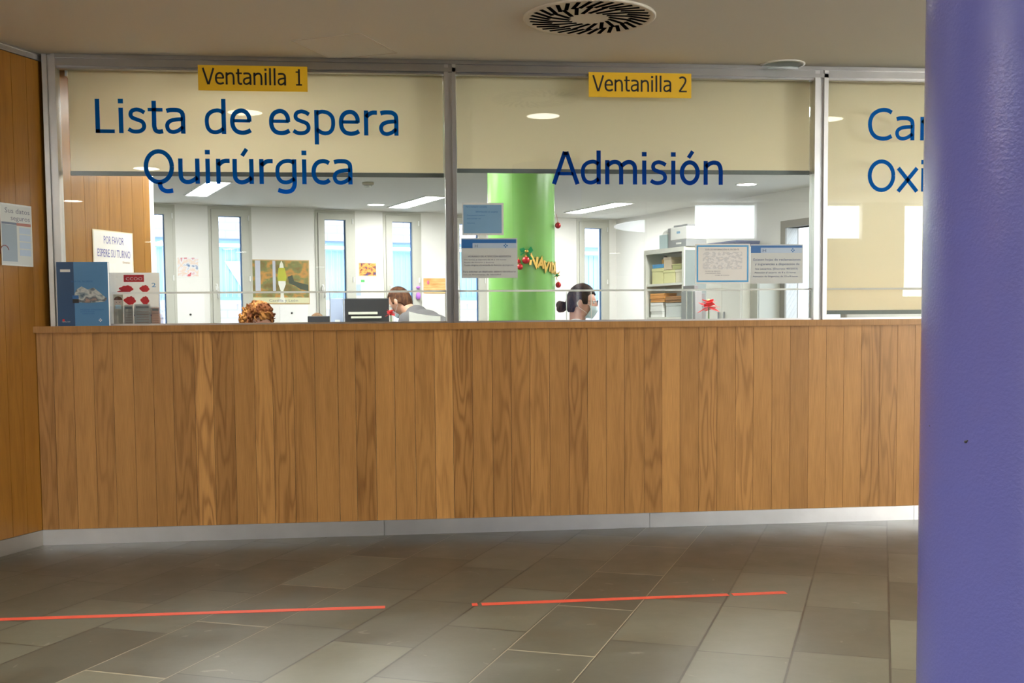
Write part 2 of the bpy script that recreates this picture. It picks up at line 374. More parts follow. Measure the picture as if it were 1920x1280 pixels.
        o.rotation_euler = rot if rot is not None else (0, 0, rotz)
        if parent: o.parent = parent
        return o

def tag(o, label=None, cat=None, group=None, kind=None):
    if label: o['label'] = label
    if cat: o['category'] = cat
    if group: o['group'] = group
    if kind: o['kind'] = kind
    return o
def thing(name, label, cat, loc=(0, 0, 0), rotz=0.0, group=None, rot=None, kind=None):
    o = bpy.data.objects.new(name, None); COL.objects.link(o); o.location = loc
    o.rotation_euler = rot if rot is not None else (0, 0, rotz); o.empty_display_size = 0.1
    return tag(o, label, cat, group, kind)
def struct(o, label=None):
    o['kind'] = 'structure'
    if label: o['label'] = label
    return o

# ------------------------------------------------------------------ lettering: a humanist sans drawn with strokes
def smooth(pts, k=5):
    P = [np.array(p, float) for p in pts]; out = []
    for i in range(len(P)-1):
        p0 = P[i-1] if i > 0 else 2*P[0]-P[1]; p1, p2 = P[i], P[i+1]; p3 = P[i+2] if i+2 < len(P) else 2*P[-1]-P[-2]
        for j in range(k):
            t = j/k; out.append(0.5*((2*p1)+(-p0+p2)*t+(2*p0-5*p1+4*p2-p3)*t*t+(-p0+3*p1-3*p2+p3)*t**3))
    out.append(P[-1]); return [tuple(p) for p in out]
def ell(cx, cy, rx, ry, n=32, a0=0.0, a1=2*PI): return [(cx+rx*math.cos(a0+(a1-a0)*i/n), cy+ry*math.sin(a0+(a1-a0)*i/n)) for i in range(n+1)]
SW = 0.088
BOWL = [(.455, .455), (.38, .50), (.30, .508), (.19, .475), (.11, .39), (.09, .27), (.11, .14), (.175, .06), (.27, .037), (.36, .06), (.455, .125)]
def S(p, sm=True, w=SW): return (smooth(p) if sm else p, w)
GL = {
 'L': (.498, [S([(.12, .727), (.12, 0)], 0), S([(.08, .037), (.475, .037)], 0, .074)]),
 'i': (.229, [S([(.115, 0), (.115, .545)], 0), S([(.115, .635), (.115, .735)], 0, .10)]),
 'l': (.229, [S([(.115, 0), (.115, .76)], 0)]),
 's': (.447, [S([(.385, .445), (.30, .492), (.21, .508), (.12, .475), (.09, .40), (.125, .335), (.22, .295), (.33, .25), (.37, .175), (.355, .10), (.29, .05), (.2, .034), (.12, .045), (.04, .09)], 1, .08)]),
 't': (.334, [S([(.14, .70), (.14, .30), (.14, .15), (.17, .065), (.24, .037), (.325, .05)]), S([(.01, .51), (.325, .51)], 0, .07)]),
 'a': (.525, [S([(.07, .485), (.14, .505), (.23, .51), (.33, .50), (.40, .45), (.42, .36), (.42, .18), (.42, 0)]), S([(.42, .315), (.25, .30), (.14, .265), (.085, .2), (.085, .12), (.13, .055), (.21, .035), (.29, .055), (.36, .095), (.42, .15)], 1, .08)]),
 'd': (.553, [S([(.455, 0), (.455, .76)], 0), S(BOWL, 1, .08)]),
 'p': (.553, [S([(.1, .545), (.1, -.207)], 0), S([(.555-x, y) for x, y in BOWL], 1, .08)]),
 'g': (.553, [S([(.455, .545), (.455, .2), (.455, 0), (.42, -.1), (.36, -.15), (.25, -.168), (.1, -.13)]), S(BOWL, 1, .08)]),
 'e': (.527, [S([(.10, .29), (.47, .29)], 0, .066), S([(.452, .275), (.445, .38), (.385, .475), (.285, .512), (.17, .475), (.105, .39), (.085, .275), (.105, .155), (.175, .065), (.29, .034), (.40, .05), (.48, .09)])]),
 'r': (.36, [S([(.11, 0), (.11, .545)], 0), S([(.11, .40), (.17, .46), (.25, .497), (.355, .50)])]),
 'Q': (.708, [S(ell(.354, .363, .272, .332), 0), S([(.36, .03), (.38, -.07), (.43, -.135), (.52, -.165), (.64, -.15)])]),
 'O': (.708, [S(ell(.354, .363, .272, .332), 0)]),
 'u': (.558, [S([(.1, .545), (.1, .19), (.13, .09), (.19, .045), (.27, .037), (.36, .07), (.455, .14)]), S([(.455, .545), (.455, 0)], 0)]),
 'n': (.558, [S([(.1, 0), (.1, .545)], 0), S([(.1, .41), (.19, .475), (.28, .506), (.38, .49), (.435, .42), (.455, .31), (.455, .16), (.455, 0)])]),
 'm': (.84, [S([(.1, 0), (.1, .545)], 0), S([(.1, .42), (.19, .485), (.27, .506), (.35, .49), (.405, .43), (.42, .33), (.42, .16), (.42, 0)]), S([(.42, .41), (.51, .48), (.59, .506), (.67, .49), (.725, .43), (.74, .33), (.74, .16), (.74, 0)])]),
 'c': (.462, [S([(.425, .465), (.36, .498), (.28, .508), (.18, .475), (.11, .39), (.088, .27), (.11, .15), (.18, .065), (.28, .037), (.36, .05), (.43, .095)])]),
 'A': (.60, [S([(.03, 0), (.285, .727)], 0), S([(.57, 0), (.315, .727)], 0), S([(.12, .235), (.48, .235)], 0, .07), S([(.25, .692), (.35, .692)], 0, .07)]),
 'o': (.543, [S(ell(.271, .273, .186, .236), 0)]),
 'V': (.599, [S([(.03, .727), (.29, .0)], 0), S([(.57, .727), (.31, .0)], 0)]),
 'C': (.601, [S([(.56, .635), (.48, .68), (.38, .695), (.26, .665), (.15, .58), (.095, .45), (.09, .31), (.13, .17), (.22, .07), (.35, .033), (.47, .045), (.56, .095)])]),
 'x': (.495, [S([(.03, .545), (.465, 0)], 0), S([(.465, .545), (.03, 0)], 0)]),
 '1': (.546, [S([(.30, .727), (.30, 0)], 0), S([(.13, .60), (.30, .60)], 0, .06), S([(.14, .032), (.45, .032)], 0, .064)]),
 '2': (.546, [S([(.08, .64), (.16, .68), (.26, .693), (.37, .65), (.415, .55), (.38, .43), (.29, .30), (.09, .05)]), S([(.06, .037), (.48, .037)], 0, .074)]),
 ' ': (.313, []), }
GL['ú'] = (.558, GL['u'][1]+[S([(.26, .61), (.36, .76)], 0, .08)])
GL['ó'] = (.543, GL['o'][1]+[S([(.24, .61), (.34, .76)], 0, .08)])
def letters(mb, body, x0, x1, z, em, y0, y1, wk=1.0):
    tot = sum(GL[c][0] for c in body); k = (x1-x0)/(tot*em-0.10*em); x = x0-0.05*em*k
    for c in body:
        for pts, w in GL[c][1]: mb.ribbon([(x+px*em*k, z+pz*em) for px, pz in pts], w*em*wk, y0, y1)
        x += GL[c][0]*em*k
    return mb
_tc = {}
def small_text(mb, body, x0, x1, z0, h, y):     # small printed lines; letter shapes from Blender's own text
    if body not in _tc:
        c = bpy.data.curves.new('lettering', 'FONT'); c.body = body; c.resolution_u = 2; o = bpy.data.objects.new('lettering', c)
        COL.objects.link(o); dg = bpy.context.evaluated_depsgraph_get(); me = bpy.data.meshes.new_from_object(o.evaluated_get(dg))
        _tc[body] = ([tuple(v.co) for v in me.vertices], [tuple(p.vertices) for p in me.polygons])
        bpy.data.objects.remove(o); bpy.data.meshes.remove(me); bpy.data.curves.remove(c)
    vs, fs = _tc[body]
    xa = min(v[0] for v in vs); xb = max(v[0] for v in vs); k = (x1-x0)/(xb-xa)
    return mb.add([(x0+(v[0]-xa)*k, y, z0+v[1]*h/0.7) for v in vs], fs)
# ================================================================== THE SETTING
ZC = 2.445                       # ceiling height
LA = math.radians(65.5); LO = (-1.725, 0.0)      # oak wall on the left: direction and foot point at the counter
BA = math.radians(19.0); B0 = on_z(830, 400, ZC); B0 = (float(B0[0]), float(B0[1]))
bu = np.array([math.cos(BA), math.sin(BA)]); bn = np.array([-math.sin(BA), math.cos(BA)])
def bw(s, d=0.0): return tuple(np.array(B0)+bu*s+bn*d)       # point of the office back wall, d beyond it
def bs(px, py, d=0.0):                                          # (s, z) on the plane d beyond the back wall
    o = bw(0, d); q = on_wall(px, py, o, BA); return float((q[:2]-np.array(o)).dot(bu)), float(q[2])
S_END = 2.45                     # corner of back wall and right wall
RO = bw(S_END)                   # right wall runs towards the lobby from here
LE = 0.96                        # the oak wall ends this far behind the counter front
def lw(s, d=0.0): return (LO[0]+s*math.cos(LA)-d*math.sin(LA), LO[1]+s*math.sin(LA)+d*math.cos(LA))
r_end = (RO[0]-bn[0]*(RO[1]-0.2)/bn[1], 0.2)
le = lw(LE); S_W = -4.9

fl = MB().box(-14, 9, -26, 0.3, -0.1, 0)
fl.prism([(-1.9, 0.3), (r_end[0]+0.3, 0.3), tuple(np.array(RO)+bu*0.3), bw(S_W), (-4.6, 0.5)], -0.1, 0)
struct(fl.build('floor', M_floor), 'dark grey slate floor tiles laid diagonally')
struct(MB().prism([(r_end[0]-0.9, 0.9), (9, 0.3), (9, 9.5), tuple(np.array(RO)+bu*0.1)], -0.1, -0.001).build('floor', M_plaster), 'pale floor of the corridor behind the office door')

c = MB().box(-14, 9, -26, 0.3, ZC, ZC+0.12)
c.prism([(-4.6, 0.3), (r_end[0]+0.25, 0.3), tuple(np.array(RO)+bu*0.25), bw(S_W)], ZC, ZC+0.12)
struct(c.build('ceiling', M_ceil), 'plain plaster ceiling over lobby and office')

def boards(mb, x0, x1, z0, z1, y0, y1, edges=None, tones=None, w=0.1, gap=0.0016):
    if edges is None:
        edges = [x0+i*w for i in range(int((x1-x0)/w)+1)]
        if edges[-1] < x1-0.01: edges.append(x1)
    for i in range(len(edges)-1):
        t = tones[i] if tones else (1.0+random.uniform(-0.13, 0.13), random.random()*0.5)
        mb.cc = (0.5*t[0], random.random(), t[1])
        mb.box(edges[i]+gap/2, edges[i+1]-gap/2, y0, y1, z0, z1)
# left oak wall (local x along the wall into the office, local y into the wall)
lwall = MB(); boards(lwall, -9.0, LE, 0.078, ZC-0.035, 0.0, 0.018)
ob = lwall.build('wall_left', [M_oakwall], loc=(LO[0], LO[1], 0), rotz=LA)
struct(ob, 'wall of upright oak boards at the left')
MB().box(-9.0, LE, 0.0185, 0.16, 0, ZC).build('wall_core', M_dark, parent=ob)
tr = MB().box(-9.0, LE, -0.006, 0.016, ZC-0.033, ZC).box(-9, LE, -0.012, -0.006, ZC-0.008, ZC)
struct(tr.build('trim_1', M_alu, loc=(LO[0], LO[1], 0), rotz=LA), 'thin metal strip between the oak wall and the ceiling')
struct(MB().box(-9.0, -0.005, -0.006, 0.017, 0.0, 0.077).build('baseboard_left', mat('dimmed_aluminium_skirting', (0.30, 0.28, 0.26), 0.4, metal=0.9, bump=0.1, bscale=14), loc=(LO[0], LO[1], 0), rotz=LA), 'metal skirting under the oak wall')  # same aluminium as the kick plate; its dim brown reflection is in the colour

# office shell
def wallbox(name, p, q, z0, z1, th, m, label):       # from p to q, thickness th to the left of the direction
    p = np.array(p); q = np.array(q); d = q-p; L = float(np.hypot(*d)); a = math.atan2(d[1], d[0])
    return struct(MB().box(0, L, 0, th, z0, z1).build(name, m, loc=(p[0], p[1], 0), rotz=a), label)
wallbox('wall_office_left', (-4.4, le[1]+0.02), (le[0]-0.004, le[1]+0.02), 0, ZC, 0.12, M_plaster, 'return wall behind the end of the oak boards')
wallbox('wall_office_side', bw(S_W+0.2, 0.1), (-4.4, le[1]+0.02), 0, ZC, 0.12, M_plaster, 'far side wall of the office')
WIN = [-3.66, -2.82, -1.60, -0.77, 0.10, 1.86]; WW = 0.48; WZ0, WZ1 = 0.25, ZC-0.012
b = MB(); xs = [S_W]+[v for s in WIN for v in (s, s+WW)]+[S_END]
for i in range(0, len(xs), 2): b.box(xs[i], xs[i+1], 0, 0.28, 0, ZC)
for s in WIN: b.box(s, s+WW, 0, 0.28, 0, WZ0); b.box(s, s+WW, 0, 0.28, WZ1, ZC)
ob = struct(b.build('wall_back', M_plaster, loc=(*B0, 0), rotz=BA), 'white back wall of the office with narrow windows')
for i, s in enumerate(WIN):
    w = thing('window_%d' % (i+4), None, None, loc=(*bw(s), 0), rotz=BA); struct(w, 'tall narrow grey-framed office window, number %d counted from the left' % (i+1))
    f = MB()
    for (a0, a1, c0, c1) in ((0, 0.028, WZ0, WZ1), (WW-0.028, WW, WZ0, WZ1), (0.028, WW-0.028, WZ1-0.03, WZ1), (0.028, WW-0.028, WZ0, WZ0+0.03)): f.box(a0, a1, -0.012, 0.06, c0, c1)
    f.build('window_frame', M_winframe, parent=w)
    f = MB(); g0, g1, gz0, gz1 = 0.11, 0.365, WZ0+0.1, 2.325
    for (a0, a1, c0, c1) in ((0.031, g0, WZ0+0.033, WZ1-0.033), (g1, WW-0.031, WZ0+0.033, WZ1-0.033), (g0, g1, gz1, WZ1-0.033), (g0, g1, WZ0+0.033, gz0)): f.box(a0, a1, -0.024, 0.045, c0, c1)
    f.build('sash', M_winframe, parent=w)
    MB().box(g1-0.012, g1, 0.012, 0.03, gz0, gz1).box(g0, g1, 0.012, 0.03, gz1-0.006, gz1).build('gasket', mat('dark_blue_gasket', (0.06, 0.14, 0.30), 0.5), parent=w)
    MB().box(g0, g1, 0.031, 0.035, gz0, gz1).build('pane', M_glass, parent=w)
    h = MB().bbox(0.06, 0.084, -0.034, -0.024, 1.50, 1.57, 0.003); h.tube([(0.072, -0.034, 1.555), (0.072, -0.06, 1.553), (0.075, -0.062, 1.53), (0.077, -0.06, 1.41)], 0.009); h.build('handle', M_white, parent=w)
    MB().cyl((0.445, -0.03), 0.008, 0.008, 1.60, 1.66, 10).build('hinge', M_white, parent=w)
    MB().cyl((0.445, -0.03), 0.008, 0.008, 2.28, 2.34, 10).build('hinge', M_white, parent=w)

# right wall of the office with the open door; local x runs from the lobby end towards the back corner, y outward
RL = math.hypot(RO[0]-r_end[0], RO[1]-r_end[1]); RA = math.atan2(RO[1]-r_end[1], RO[0]-r_end[0])
def rs(px, py, d=0.0):      # s along right wall; d in front of the wall (towards the office interior)
    n = np.array([-math.sin(RA), math.cos(RA)]); o = np.array(r_end)+n*d
    q = on_wall(px, py, tuple(o), RA); return float((q[:2]-o).dot(np.array([math.cos(RA), math.sin(RA)]))), float(q[2])
dL = rs(1475, 430)[0]; dR = dL-0.84; dTop = 2.06
b = MB().box(0, dR, -0.14, 0, 0, ZC).box(dL, RL, -0.14, 0, 0, ZC).box(dR, dL, -0.14, 0, dTop, ZC)
struct(b.build('wall_right', M_plaster, loc=(*r_end, 0), rotz=RA), 'plain white side wall of the office')
d = struct(thing('door_1', None, None, loc=(*r_end, 0), rotz=RA), 'open office door in a wide grey casing')
MB().box(dL, dL+0.075, -0.16, 0.02, 0, dTop+0.075).box(dR-0.075, dR, -0.16, 0.02, 0, dTop+0.075).box(dR, dL, -0.16, 0.02, dTop, dTop+0.075).build('casing', M_taupe, parent=d)
lf = MB().bbox(dL+0.08, dL+0.90, -0.205, -0.165, 0.01, dTop-0.01, 0.003).build('door_leaf', mat('dark_taupe_leaf', (0.13, 0.12, 0.10), 0.6), parent=d)
MB().tube([(dL+.84, -0.206, 1.03), (dL+.84, -0.25, 1.03), (dL+.74, -0.255, 1.03)], 0.01).build('handle', M_alu, parent=lf)

# ---- exterior building seen through the narrow windows
ext = thing('brick_building', 'pale brick building with blue-framed windows across the gap outside', 'building', loc=(*bw(0, 3.0), 0), rotz=BA)
slits = [bs(px, 500, 3.0)[0] for px in (291, 422, 623, 752, 877, 1118)]
zt = bs(422, 447, 3.0)[1]; zb = bs(422, 563, 3.0)[1]; hw = 0.36
b = MB(); xs = [-9.0]+[v for s in slits for v in (s-hw, s+hw)]+[slits[-1]+0.75]
for i in range(0, len(xs), 2): b.box(xs[i], xs[i+1], 0, 0.3, -1, 7)
for s in slits: b.box(s-hw, s+hw, 0, 0.3, zt, 7); b.box(s-hw, s+hw, 0, 0.3, -1, zb-0.05)
b.build('brick_wall', M_brick, parent=ext)
for i, s in enumerate(slits):
    f = MB().box(s-hw, s+hw, 0.06, 0.12, zt-0.06, zt).box(s-hw, s-hw+0.05, 0.06, 0.12, zb, zt-0.06).box(s+hw-0.05, s+hw, 0.06, 0.12, zb, zt-0.06).box(s-hw, s+hw, 0.06, 0.12, zb, zb+0.05)
    f.box(s-hw+0.08, s+hw-0.08, 0.08, 0.11, zt-0.13, zt-0.11)
    fr = f.build('window_frame', M_bluefr, parent=ext)
    MB().box(s-hw-0.04, s+hw+0.04, -0.05, 0.12, zb-0.05, zb).build('sill', M_paper, parent=ext)
    cu = MB()
    for k in range(14): x0 = s-hw+0.05+k*(2*hw-0.1)/14; cu.box(x0, x0+(2*hw-0.1)/14-0.004, 0.16+0.012*(k % 2), 0.18+0.012*(k % 2), zb+0.02, zt-0.12)
    cu.build('curtain', M_curtain, parent=fr)
    if i in (1,): MB().plate([(s+0.02, zt-0.3), (s+hw-0.06, zb+0.1), (s+hw-0.06, zt-0.3)], 0.14, 0.15).build('blind', mat('beige_blind', (0.7, 0.66, 0.58), 0.8), parent=fr)

# ---- lobby walls behind and beside the photographer
struct(MB().box(-14, 9, -26.2, -26, 0, ZC).build('wall_far', M_lobby), 'far lobby wall')
struct(MB().box(8.8, 9, -26, 0.3, 0, ZC).build('wall_east', M_lobby), 'east lobby wall')
e = lw(-9.0)
struct(MB().box(-14, e[0]-0.1, e[1]-0.1, e[1], 0, ZC).build('wall_west', M_lobby), 'west lobby wall'); struct(MB().box(-14.1, -14, -26, e[1], 0, ZC).build('wall_west_end', M_lobby), 'end of the lobby to the west')
ww = MB().box(2.95, 3.50, -6.62, -6.5, 0, ZC); wx = [3.50, 4.22, 5.02, 5.47, 5.98, 6.9, 7.3, 8.2]
ww.box(8.2, 8.8, -6.62, -6.5, 0, ZC)
for i in range(0, 7, 2):
    z0 = 2.02 if i < 4 else 1.35
    ww.box(wx[i], wx[i+1], -6.62, -6.5, 0, z0)
    if i < 6: ww.box(wx[i+1], wx[i+2], -6.62, -6.5, 0, ZC)
    w = struct(thing('window_%d' % (10+i//2), None, None, loc=(wx[i], -6.5, 0)), 'daylit lobby window high in the wall, number %d from the pillar' % (i//2+1))
    L = wx[i+1]-wx[i]
    MB().box(0, L, -0.10, -0.09, z0, ZC-0.012).build('pane', M_daylight, parent=w)
    MB().box(0, L, -0.085, -0.06, z0, z0+0.02).box(0, L, -0.085, -0.06, ZC-0.03, ZC-0.001).build('window_frame', M_alu, parent=w)
struct(ww.build('wall_window_side', mat('white_lobby_wall', (0.8, 0.79, 0.76), 0.9)), 'white lobby wall with high windows')
w = struct(thing('window_20', None, None, loc=(-13.6, -11.0, 0)), 'wide daylit lobby window at the left rear')  # both rear panels are additions that light the oak counter front
MB().box(0, 7.0, 0, 0.01, 0.4, ZC-0.05).build('pane', M_sidefill, parent=w); MB().box(-0.3, 7.3, -0.1, -0.001, 0, ZC-0.001).build('window_frame', M_lobby, parent=w)
w = struct(thing('window_21', None, None, loc=(6.95, -6.49, 0)), 'wide daylit lobby window at the right rear')
MB().box(0, 1.8, 0.01, 0.02, 0.6, ZC-0.05).build('pane', M_sidefill, parent=w); MB().box(-0.02, 1.82, 0, 0.009, 0.55, ZC-0.01).build('window_frame', M_alu, parent=w)
lt = thing('round_ceiling_light', 'large round luminous ceiling opening at the rear of the lobby', 'ceiling light', loc=(4.45, -9.2, ZC))
MB().cyl((0, 0), 1.36, 1.36, -0.02, -0.001, 64).build('rim', M_white, parent=lt)
MB().cyl((0, 0), 1.3, 1.3, -0.03, -0.021, 64).build('diffuser', mat('daylit_round_diffuser', (1, 1, 1), 0.5, emit=(0.88, 0.94, 1.0), strength=5.0), parent=lt)

# ================================================================== COUNTER
EDG = [74,104,141,179,215,253,290,327,367,402,441,479,513,552,592,635,668,705,741,779,816,850,887,924,959,994,1031,1067,1102,1137,1171,1208,1241,1275,1310,1344,1379,1412,1447,1481,1515,1548,1581,1614,1648,1681,1714,1748,1782,1816,1850,1884,1918,1952,1986,2020,2054,2088,2120,2152]
TON = [.95,1.0,1.1,1.0,1.06,.94,.9,.92,1.28,.86,.95,1.2,1.0,.95,.96,.95,.86,1.06,1.03,1.0,1.24,.92,.95,.86,.93,1.02,.88,.9,.97,.98,.92,.9,1.15,.92,1.04,.97,1.12,1.02,1.0,.88,1.06,1.05,1.05,.98,.96,1.02,1.0,1.0,.95,1.03,1,.97,1.05,1,.95,1,1.04,.98,1]
KNT = {0:.5,1:.35,3:.45,7:.6,8:1.0,9:.7,11:.7,12:.8,13:.4,16:.8,21:.9,23:.6,25:.5,27:.7,30:.4,31:.7,34:.7,36:.6,43:.7,44:.6,24:.5,19:.3,20:.4,22:.4}
rc = thing('reception_counter', 'long oak-boarded reception counter with a metal kick plate under the glass windows', 'counter', loc=(0, 0, 0))
ex = [float(on_y(p, 800)[0]) for p in EDG]; ex[0] = -1.722
fb = MB(); boards(fb, 0, 0, 0.078, 1.064, 0.0, 0.02, ex, [(TON[i], KNT.get(i, 0.08)) for i in range(len(ex)-1)])
fb.build('board_front', M_oak, parent=rc)
wt = MB(); wt.cc = (0.44, 0.3, 0.05)
wt.prism([(-1.742, -0.014), (ex[-1], -0.014), (ex[-1], 0.62), (-1.45, 0.62)], 1.0642, 1.097)
M_top = wood_mat('oak_top', (0.20, 0.075, 0.02), (0.50, 0.24, 0.085), rough=0.35)
wt.build('worktop', M_oak, parent=rc)
kp = MB(); 
for a, b_ in ((-1.722, -0.02), (-0.018, 1.385), (1.387, 2.86), (2.862, ex[-1])): kp.box(a, b_, -0.006, 0.02, 0.0, 0.0775)
kp.build('kick_plate', M_kick, parent=rc)
MB().prism([(-1.70, 0.021), (ex[-1], 0.021), (ex[-1], 0.12), (-1.66, 0.12)], 0.0, 1.064).build('counter_body', M_cab, parent=rc)

# ================================================================== GLAZED PARTITION
GY = 0.10
def gx(px, py=400): return float(on_y(px, py, GY)[0])
def gz(px, py): return float(on_y(px, py, GY)[2])
def post(x0, x1, name, label):
    m = MB(); w = x1-x0
    m.box(x0, x0+w*0.36, GY-0.035, GY+0.04, 1.097, ZC-0.001); m.box(x0+w*0.36, x0+w*0.68, GY-0.022, GY+0.03, 1.097, ZC-0.001); m.box(x0+w*0.68, x1, GY-0.04, GY+0.04, 1.097, ZC-0.001)
    return struct(m.build(name, M_alu), label)
PL = (-1.668, gx(113, 300)); PM = (gx(834, 300), gx(855, 300)); PR = (gx(1523, 300), gx(1547, 300)); PX = (4.28, 4.34)
for i, (pp, lb) in enumerate(((PL, 'metal post of the glazing at the oak wall'), (PM, 'metal post between the first and second counter window'), (PR, 'metal post between the second and third counter window'), (PX, 'metal post at the right end of the glazing'))):
    post(pp[0], pp[1], 'trim_%d' % (i+2), lb)
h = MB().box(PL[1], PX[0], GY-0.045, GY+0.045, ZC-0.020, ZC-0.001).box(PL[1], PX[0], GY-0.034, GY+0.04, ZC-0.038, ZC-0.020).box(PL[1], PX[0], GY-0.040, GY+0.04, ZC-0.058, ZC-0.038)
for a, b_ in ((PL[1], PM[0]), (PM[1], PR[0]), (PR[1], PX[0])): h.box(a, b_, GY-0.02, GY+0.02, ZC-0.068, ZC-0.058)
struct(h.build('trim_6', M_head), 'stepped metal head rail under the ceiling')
struct(MB().box(PL[1], PX[0], GY-0.02, GY+0.045, 1.0972, 1.1065).build('trim_7', M_alu), 'thin metal channel along the foot of the glass')
ZG = 1.268
bays = [(PL[1], PM[0], 'first'), (PM[1], PR[0], 'second'), (PR[1], PX[0], 'third')]
slide = [[(PL[1]+0.02, gx(645, 560), 0), (gx(617, 560), PM[0]-0.002, 1)], [(PM[1]+0.002, gx(1110, 560), 0), (gx(1063, 560), gx(1301, 560), 1), (gx(1288, 560), PR[0]-0.002, 0)], [(PR[1]+0.002, 3.4, 0), (3.35, PX[0]-0.002, 1)]]
wins = []
for i, (a, b_, nm) in enumerate(bays):
    w = struct(thing('window_%d' % (i+1), None, None, loc=(0, 0, 0)), '%s counter window, counted from the oak wall' % nm); wins.append(w)
    MB().box(a+0.001, b_-0.001, GY-0.004, GY+0.004, ZG, ZC-0.069).build('pane', M_glass, parent=w)
    MB().box(a+0.001, b_-0.001, GY-0.005, GY+0.005, ZG-0.0105, ZG-0.0005).build('pane_edge', M_edge, parent=w)
    for (x0, x1, k) in slide[i]:
        y = GY+0.013+0.012*k
        sp_ = MB().box(x0+0.004, x1-0.004, y-0.003, y+0.003, 1.107, ZG-0.012).build('sliding_pane', M_glass, parent=w)
        MB().box(x0, x0+0.0038, y-0.003, y+0.003, 1.107, ZG-0.012).box(x1-0.0038, x1, y-0.003, y+0.003, 1.107, ZG-0.012).build('pane_edge', M_edge, parent=sp_)
# blinds
BY = 0.20
def bx_(px, py): return float(on_y(px, py, BY)[0])
zbl = [float(on_y(480, 331, BY)[2]), float(on_y(1190, 326, BY)[2]), 1.125]
bl = [(bx_(129, 200), bx_(830, 200)), (bx_(856, 200), bx_(1518, 200)), (bx_(1546, 200), 4.25)]
for i, ((a, b_), z) in enumerate(zip(bl, zbl)):
    t = thing('roller_blind', ['cream roller blind half lowered behind the first counter window', 'cream roller blind half lowered behind the second counter window', 'cream roller blind lowered down to the counter behind the third window'][i], 'blind', loc=(0, BY, 0), group='cream roller blinds behind the counter windows')
    MB().box(a, b_, -0.0006, 0.0006, z+0.02, ZC-0.03).build('fabric', M_blind, parent=t)
    MB().bbox(a-0.002, b_+0.002, -0.008, 0.008, z, z+0.0225, 0.003).build('bottom_bar', M_bar, parent=t)
    rt = MB(); rt.X = Matrix.Translation((0, 0.028, ZC-0.035)) @ Matrix.Rotation(PI/2, 4, 'Y'); rt.cyl((0, 0), 0.026, 0.026, a, b_, 20); rt.build('roller_tube', M_white, parent=t)
    MB().box(a-0.012, a-0.003, -0.01, 0.06, ZC-0.08, ZC-0.001).build('bracket', M_white, parent=t); MB().box(b_+0.003, b_+0.012, -0.01, 0.06, ZC-0.08, ZC-0.001).build('bracket', M_white, parent=t)

# vinyl lettering on the outside of the glass
def place_letters(i, body, xa, xb, ybase, em, m, wk=1.0):
    z = gz((xa+xb)/2, ybase)
    mb = MB(); letters(mb, body, gx(xa, ybase), gx(xb, ybase), z, em, GY-0.0060, GY-0.0045, wk)
    o = mb.build('lettering', m, parent=wins[i]); o['label'] = 'blue lettering reading "%s"' % body; return o
EM = 0.232
place_letters(0, 'Lista de espera', 178, 748, 252, EM, M_blue, 1.07)
place_letters(0, 'Quirúrgica', 272, 662, 345, EM, M_blue, 1.07)
place_letters(1, 'Admisión', 1040, 1355, 346, EM, M_navy, 1.1)
place_letters(2, 'Car', 1627, 1745, 263, EM, M_blue, 1.07)
place_letters(2, 'Oxi', 1627, 1735, 359, EM, M_blue, 1.07)
for k, (xa, xb, ya, yb, txt, ta, tb) in enumerate(((374, 577.5, 127, 174, 'Ventanilla 1', 384, 569), (1101, 1292, 140, 186, 'Ventanilla 2', 1110, 1284))):
    x0, x1 = gx(xa, 150), gx(xb, 150); xm = (xa+xb)/2; z1, z0 = gz(xm, ya), gz(xm, yb)
    s = thing('window_sign', 'yellow sign reading "%s" stuck at the top of the %s counter window' % (txt, ('first', 'second')[k]), 'sign', loc=(x0, GY-0.045, z0), group='yellow window number signs')
    MB().box(0, x1-x0, 0.0, 0.004, 0, z1-z0).build('plate', M_yellow, parent=s)
    mb = MB(); letters(mb, txt, gx(ta, 150)-x0, gx(tb, 150)-x0, 0.030, 0.112, -0.0012, -0.0002, 0.95); mb.build('lettering', M_black, parent=s)
    MB().box(0.02, x1-x0-0.02, 0.0045, 0.04, z1-z0-0.02, z1-z0-0.012).build('backing_tab', M_yellow, parent=s)

# ================================================================== COLUMNS
pc = at_depth(2017, 700, 2.32)
cx, cy = float(pc[0]), float(pc[1])
vc = thing('violet_column', 'thick round glossy violet column standing in front of the counter at the right', 'column', loc=(cx, cy, 0))
VR = 0.30
MB().cyl((0, 0), VR, VR, 0.0, ZC-0.001, 128).build('shaft', M_violet, parent=vc)
q = on_wall(1812, 828, (cx-VR*0.9, cy-VR*0.6), -0.2)
gcx = at_depth(978, 500, 8.25); gxx, gyy = float(gcx[0]), float(gcx[1]); GR = 62.5/FPX*8.25
gc = thing('green_column', 'round apple-green column standing inside the office behind the second window', 'column', loc=(gxx, gyy, 0))
MB().cyl((0, 0), GR, GR, 0.0, ZC-0.001, 96).build('shaft', M_green, parent=gc)
MB().cyl((0, 0), GR+0.006, GR+0.006, 0.0, 0.08, 96).build('base_ring', M_alu, parent=gc)
# paint chips on the violet column
for (px, py, r) in ((1811, 828, 0.0036), (1814, 826, 0.002), (1743, 798, 0.0016)):
    dr = ray(px, py); a_ = dr[0]**2+dr[1]**2; ox, oy = CAM[0]-cx, CAM[1]-cy; b2 = 2*(ox*dr[0]+oy*dr[1]); c2 = ox*ox+oy*oy-VR*VR
    disc = b2*b2-4*a_*c2
    if disc > 0:
        t = (-b2-math.sqrt(disc))/(2*a_); P = CAM+dr*t
        o = MB().ball((P[0]-cx, P[1]-cy, P[2]), (r, r, r*0.8), 10, 6).build('paint_chip', M_dark, parent=vc)

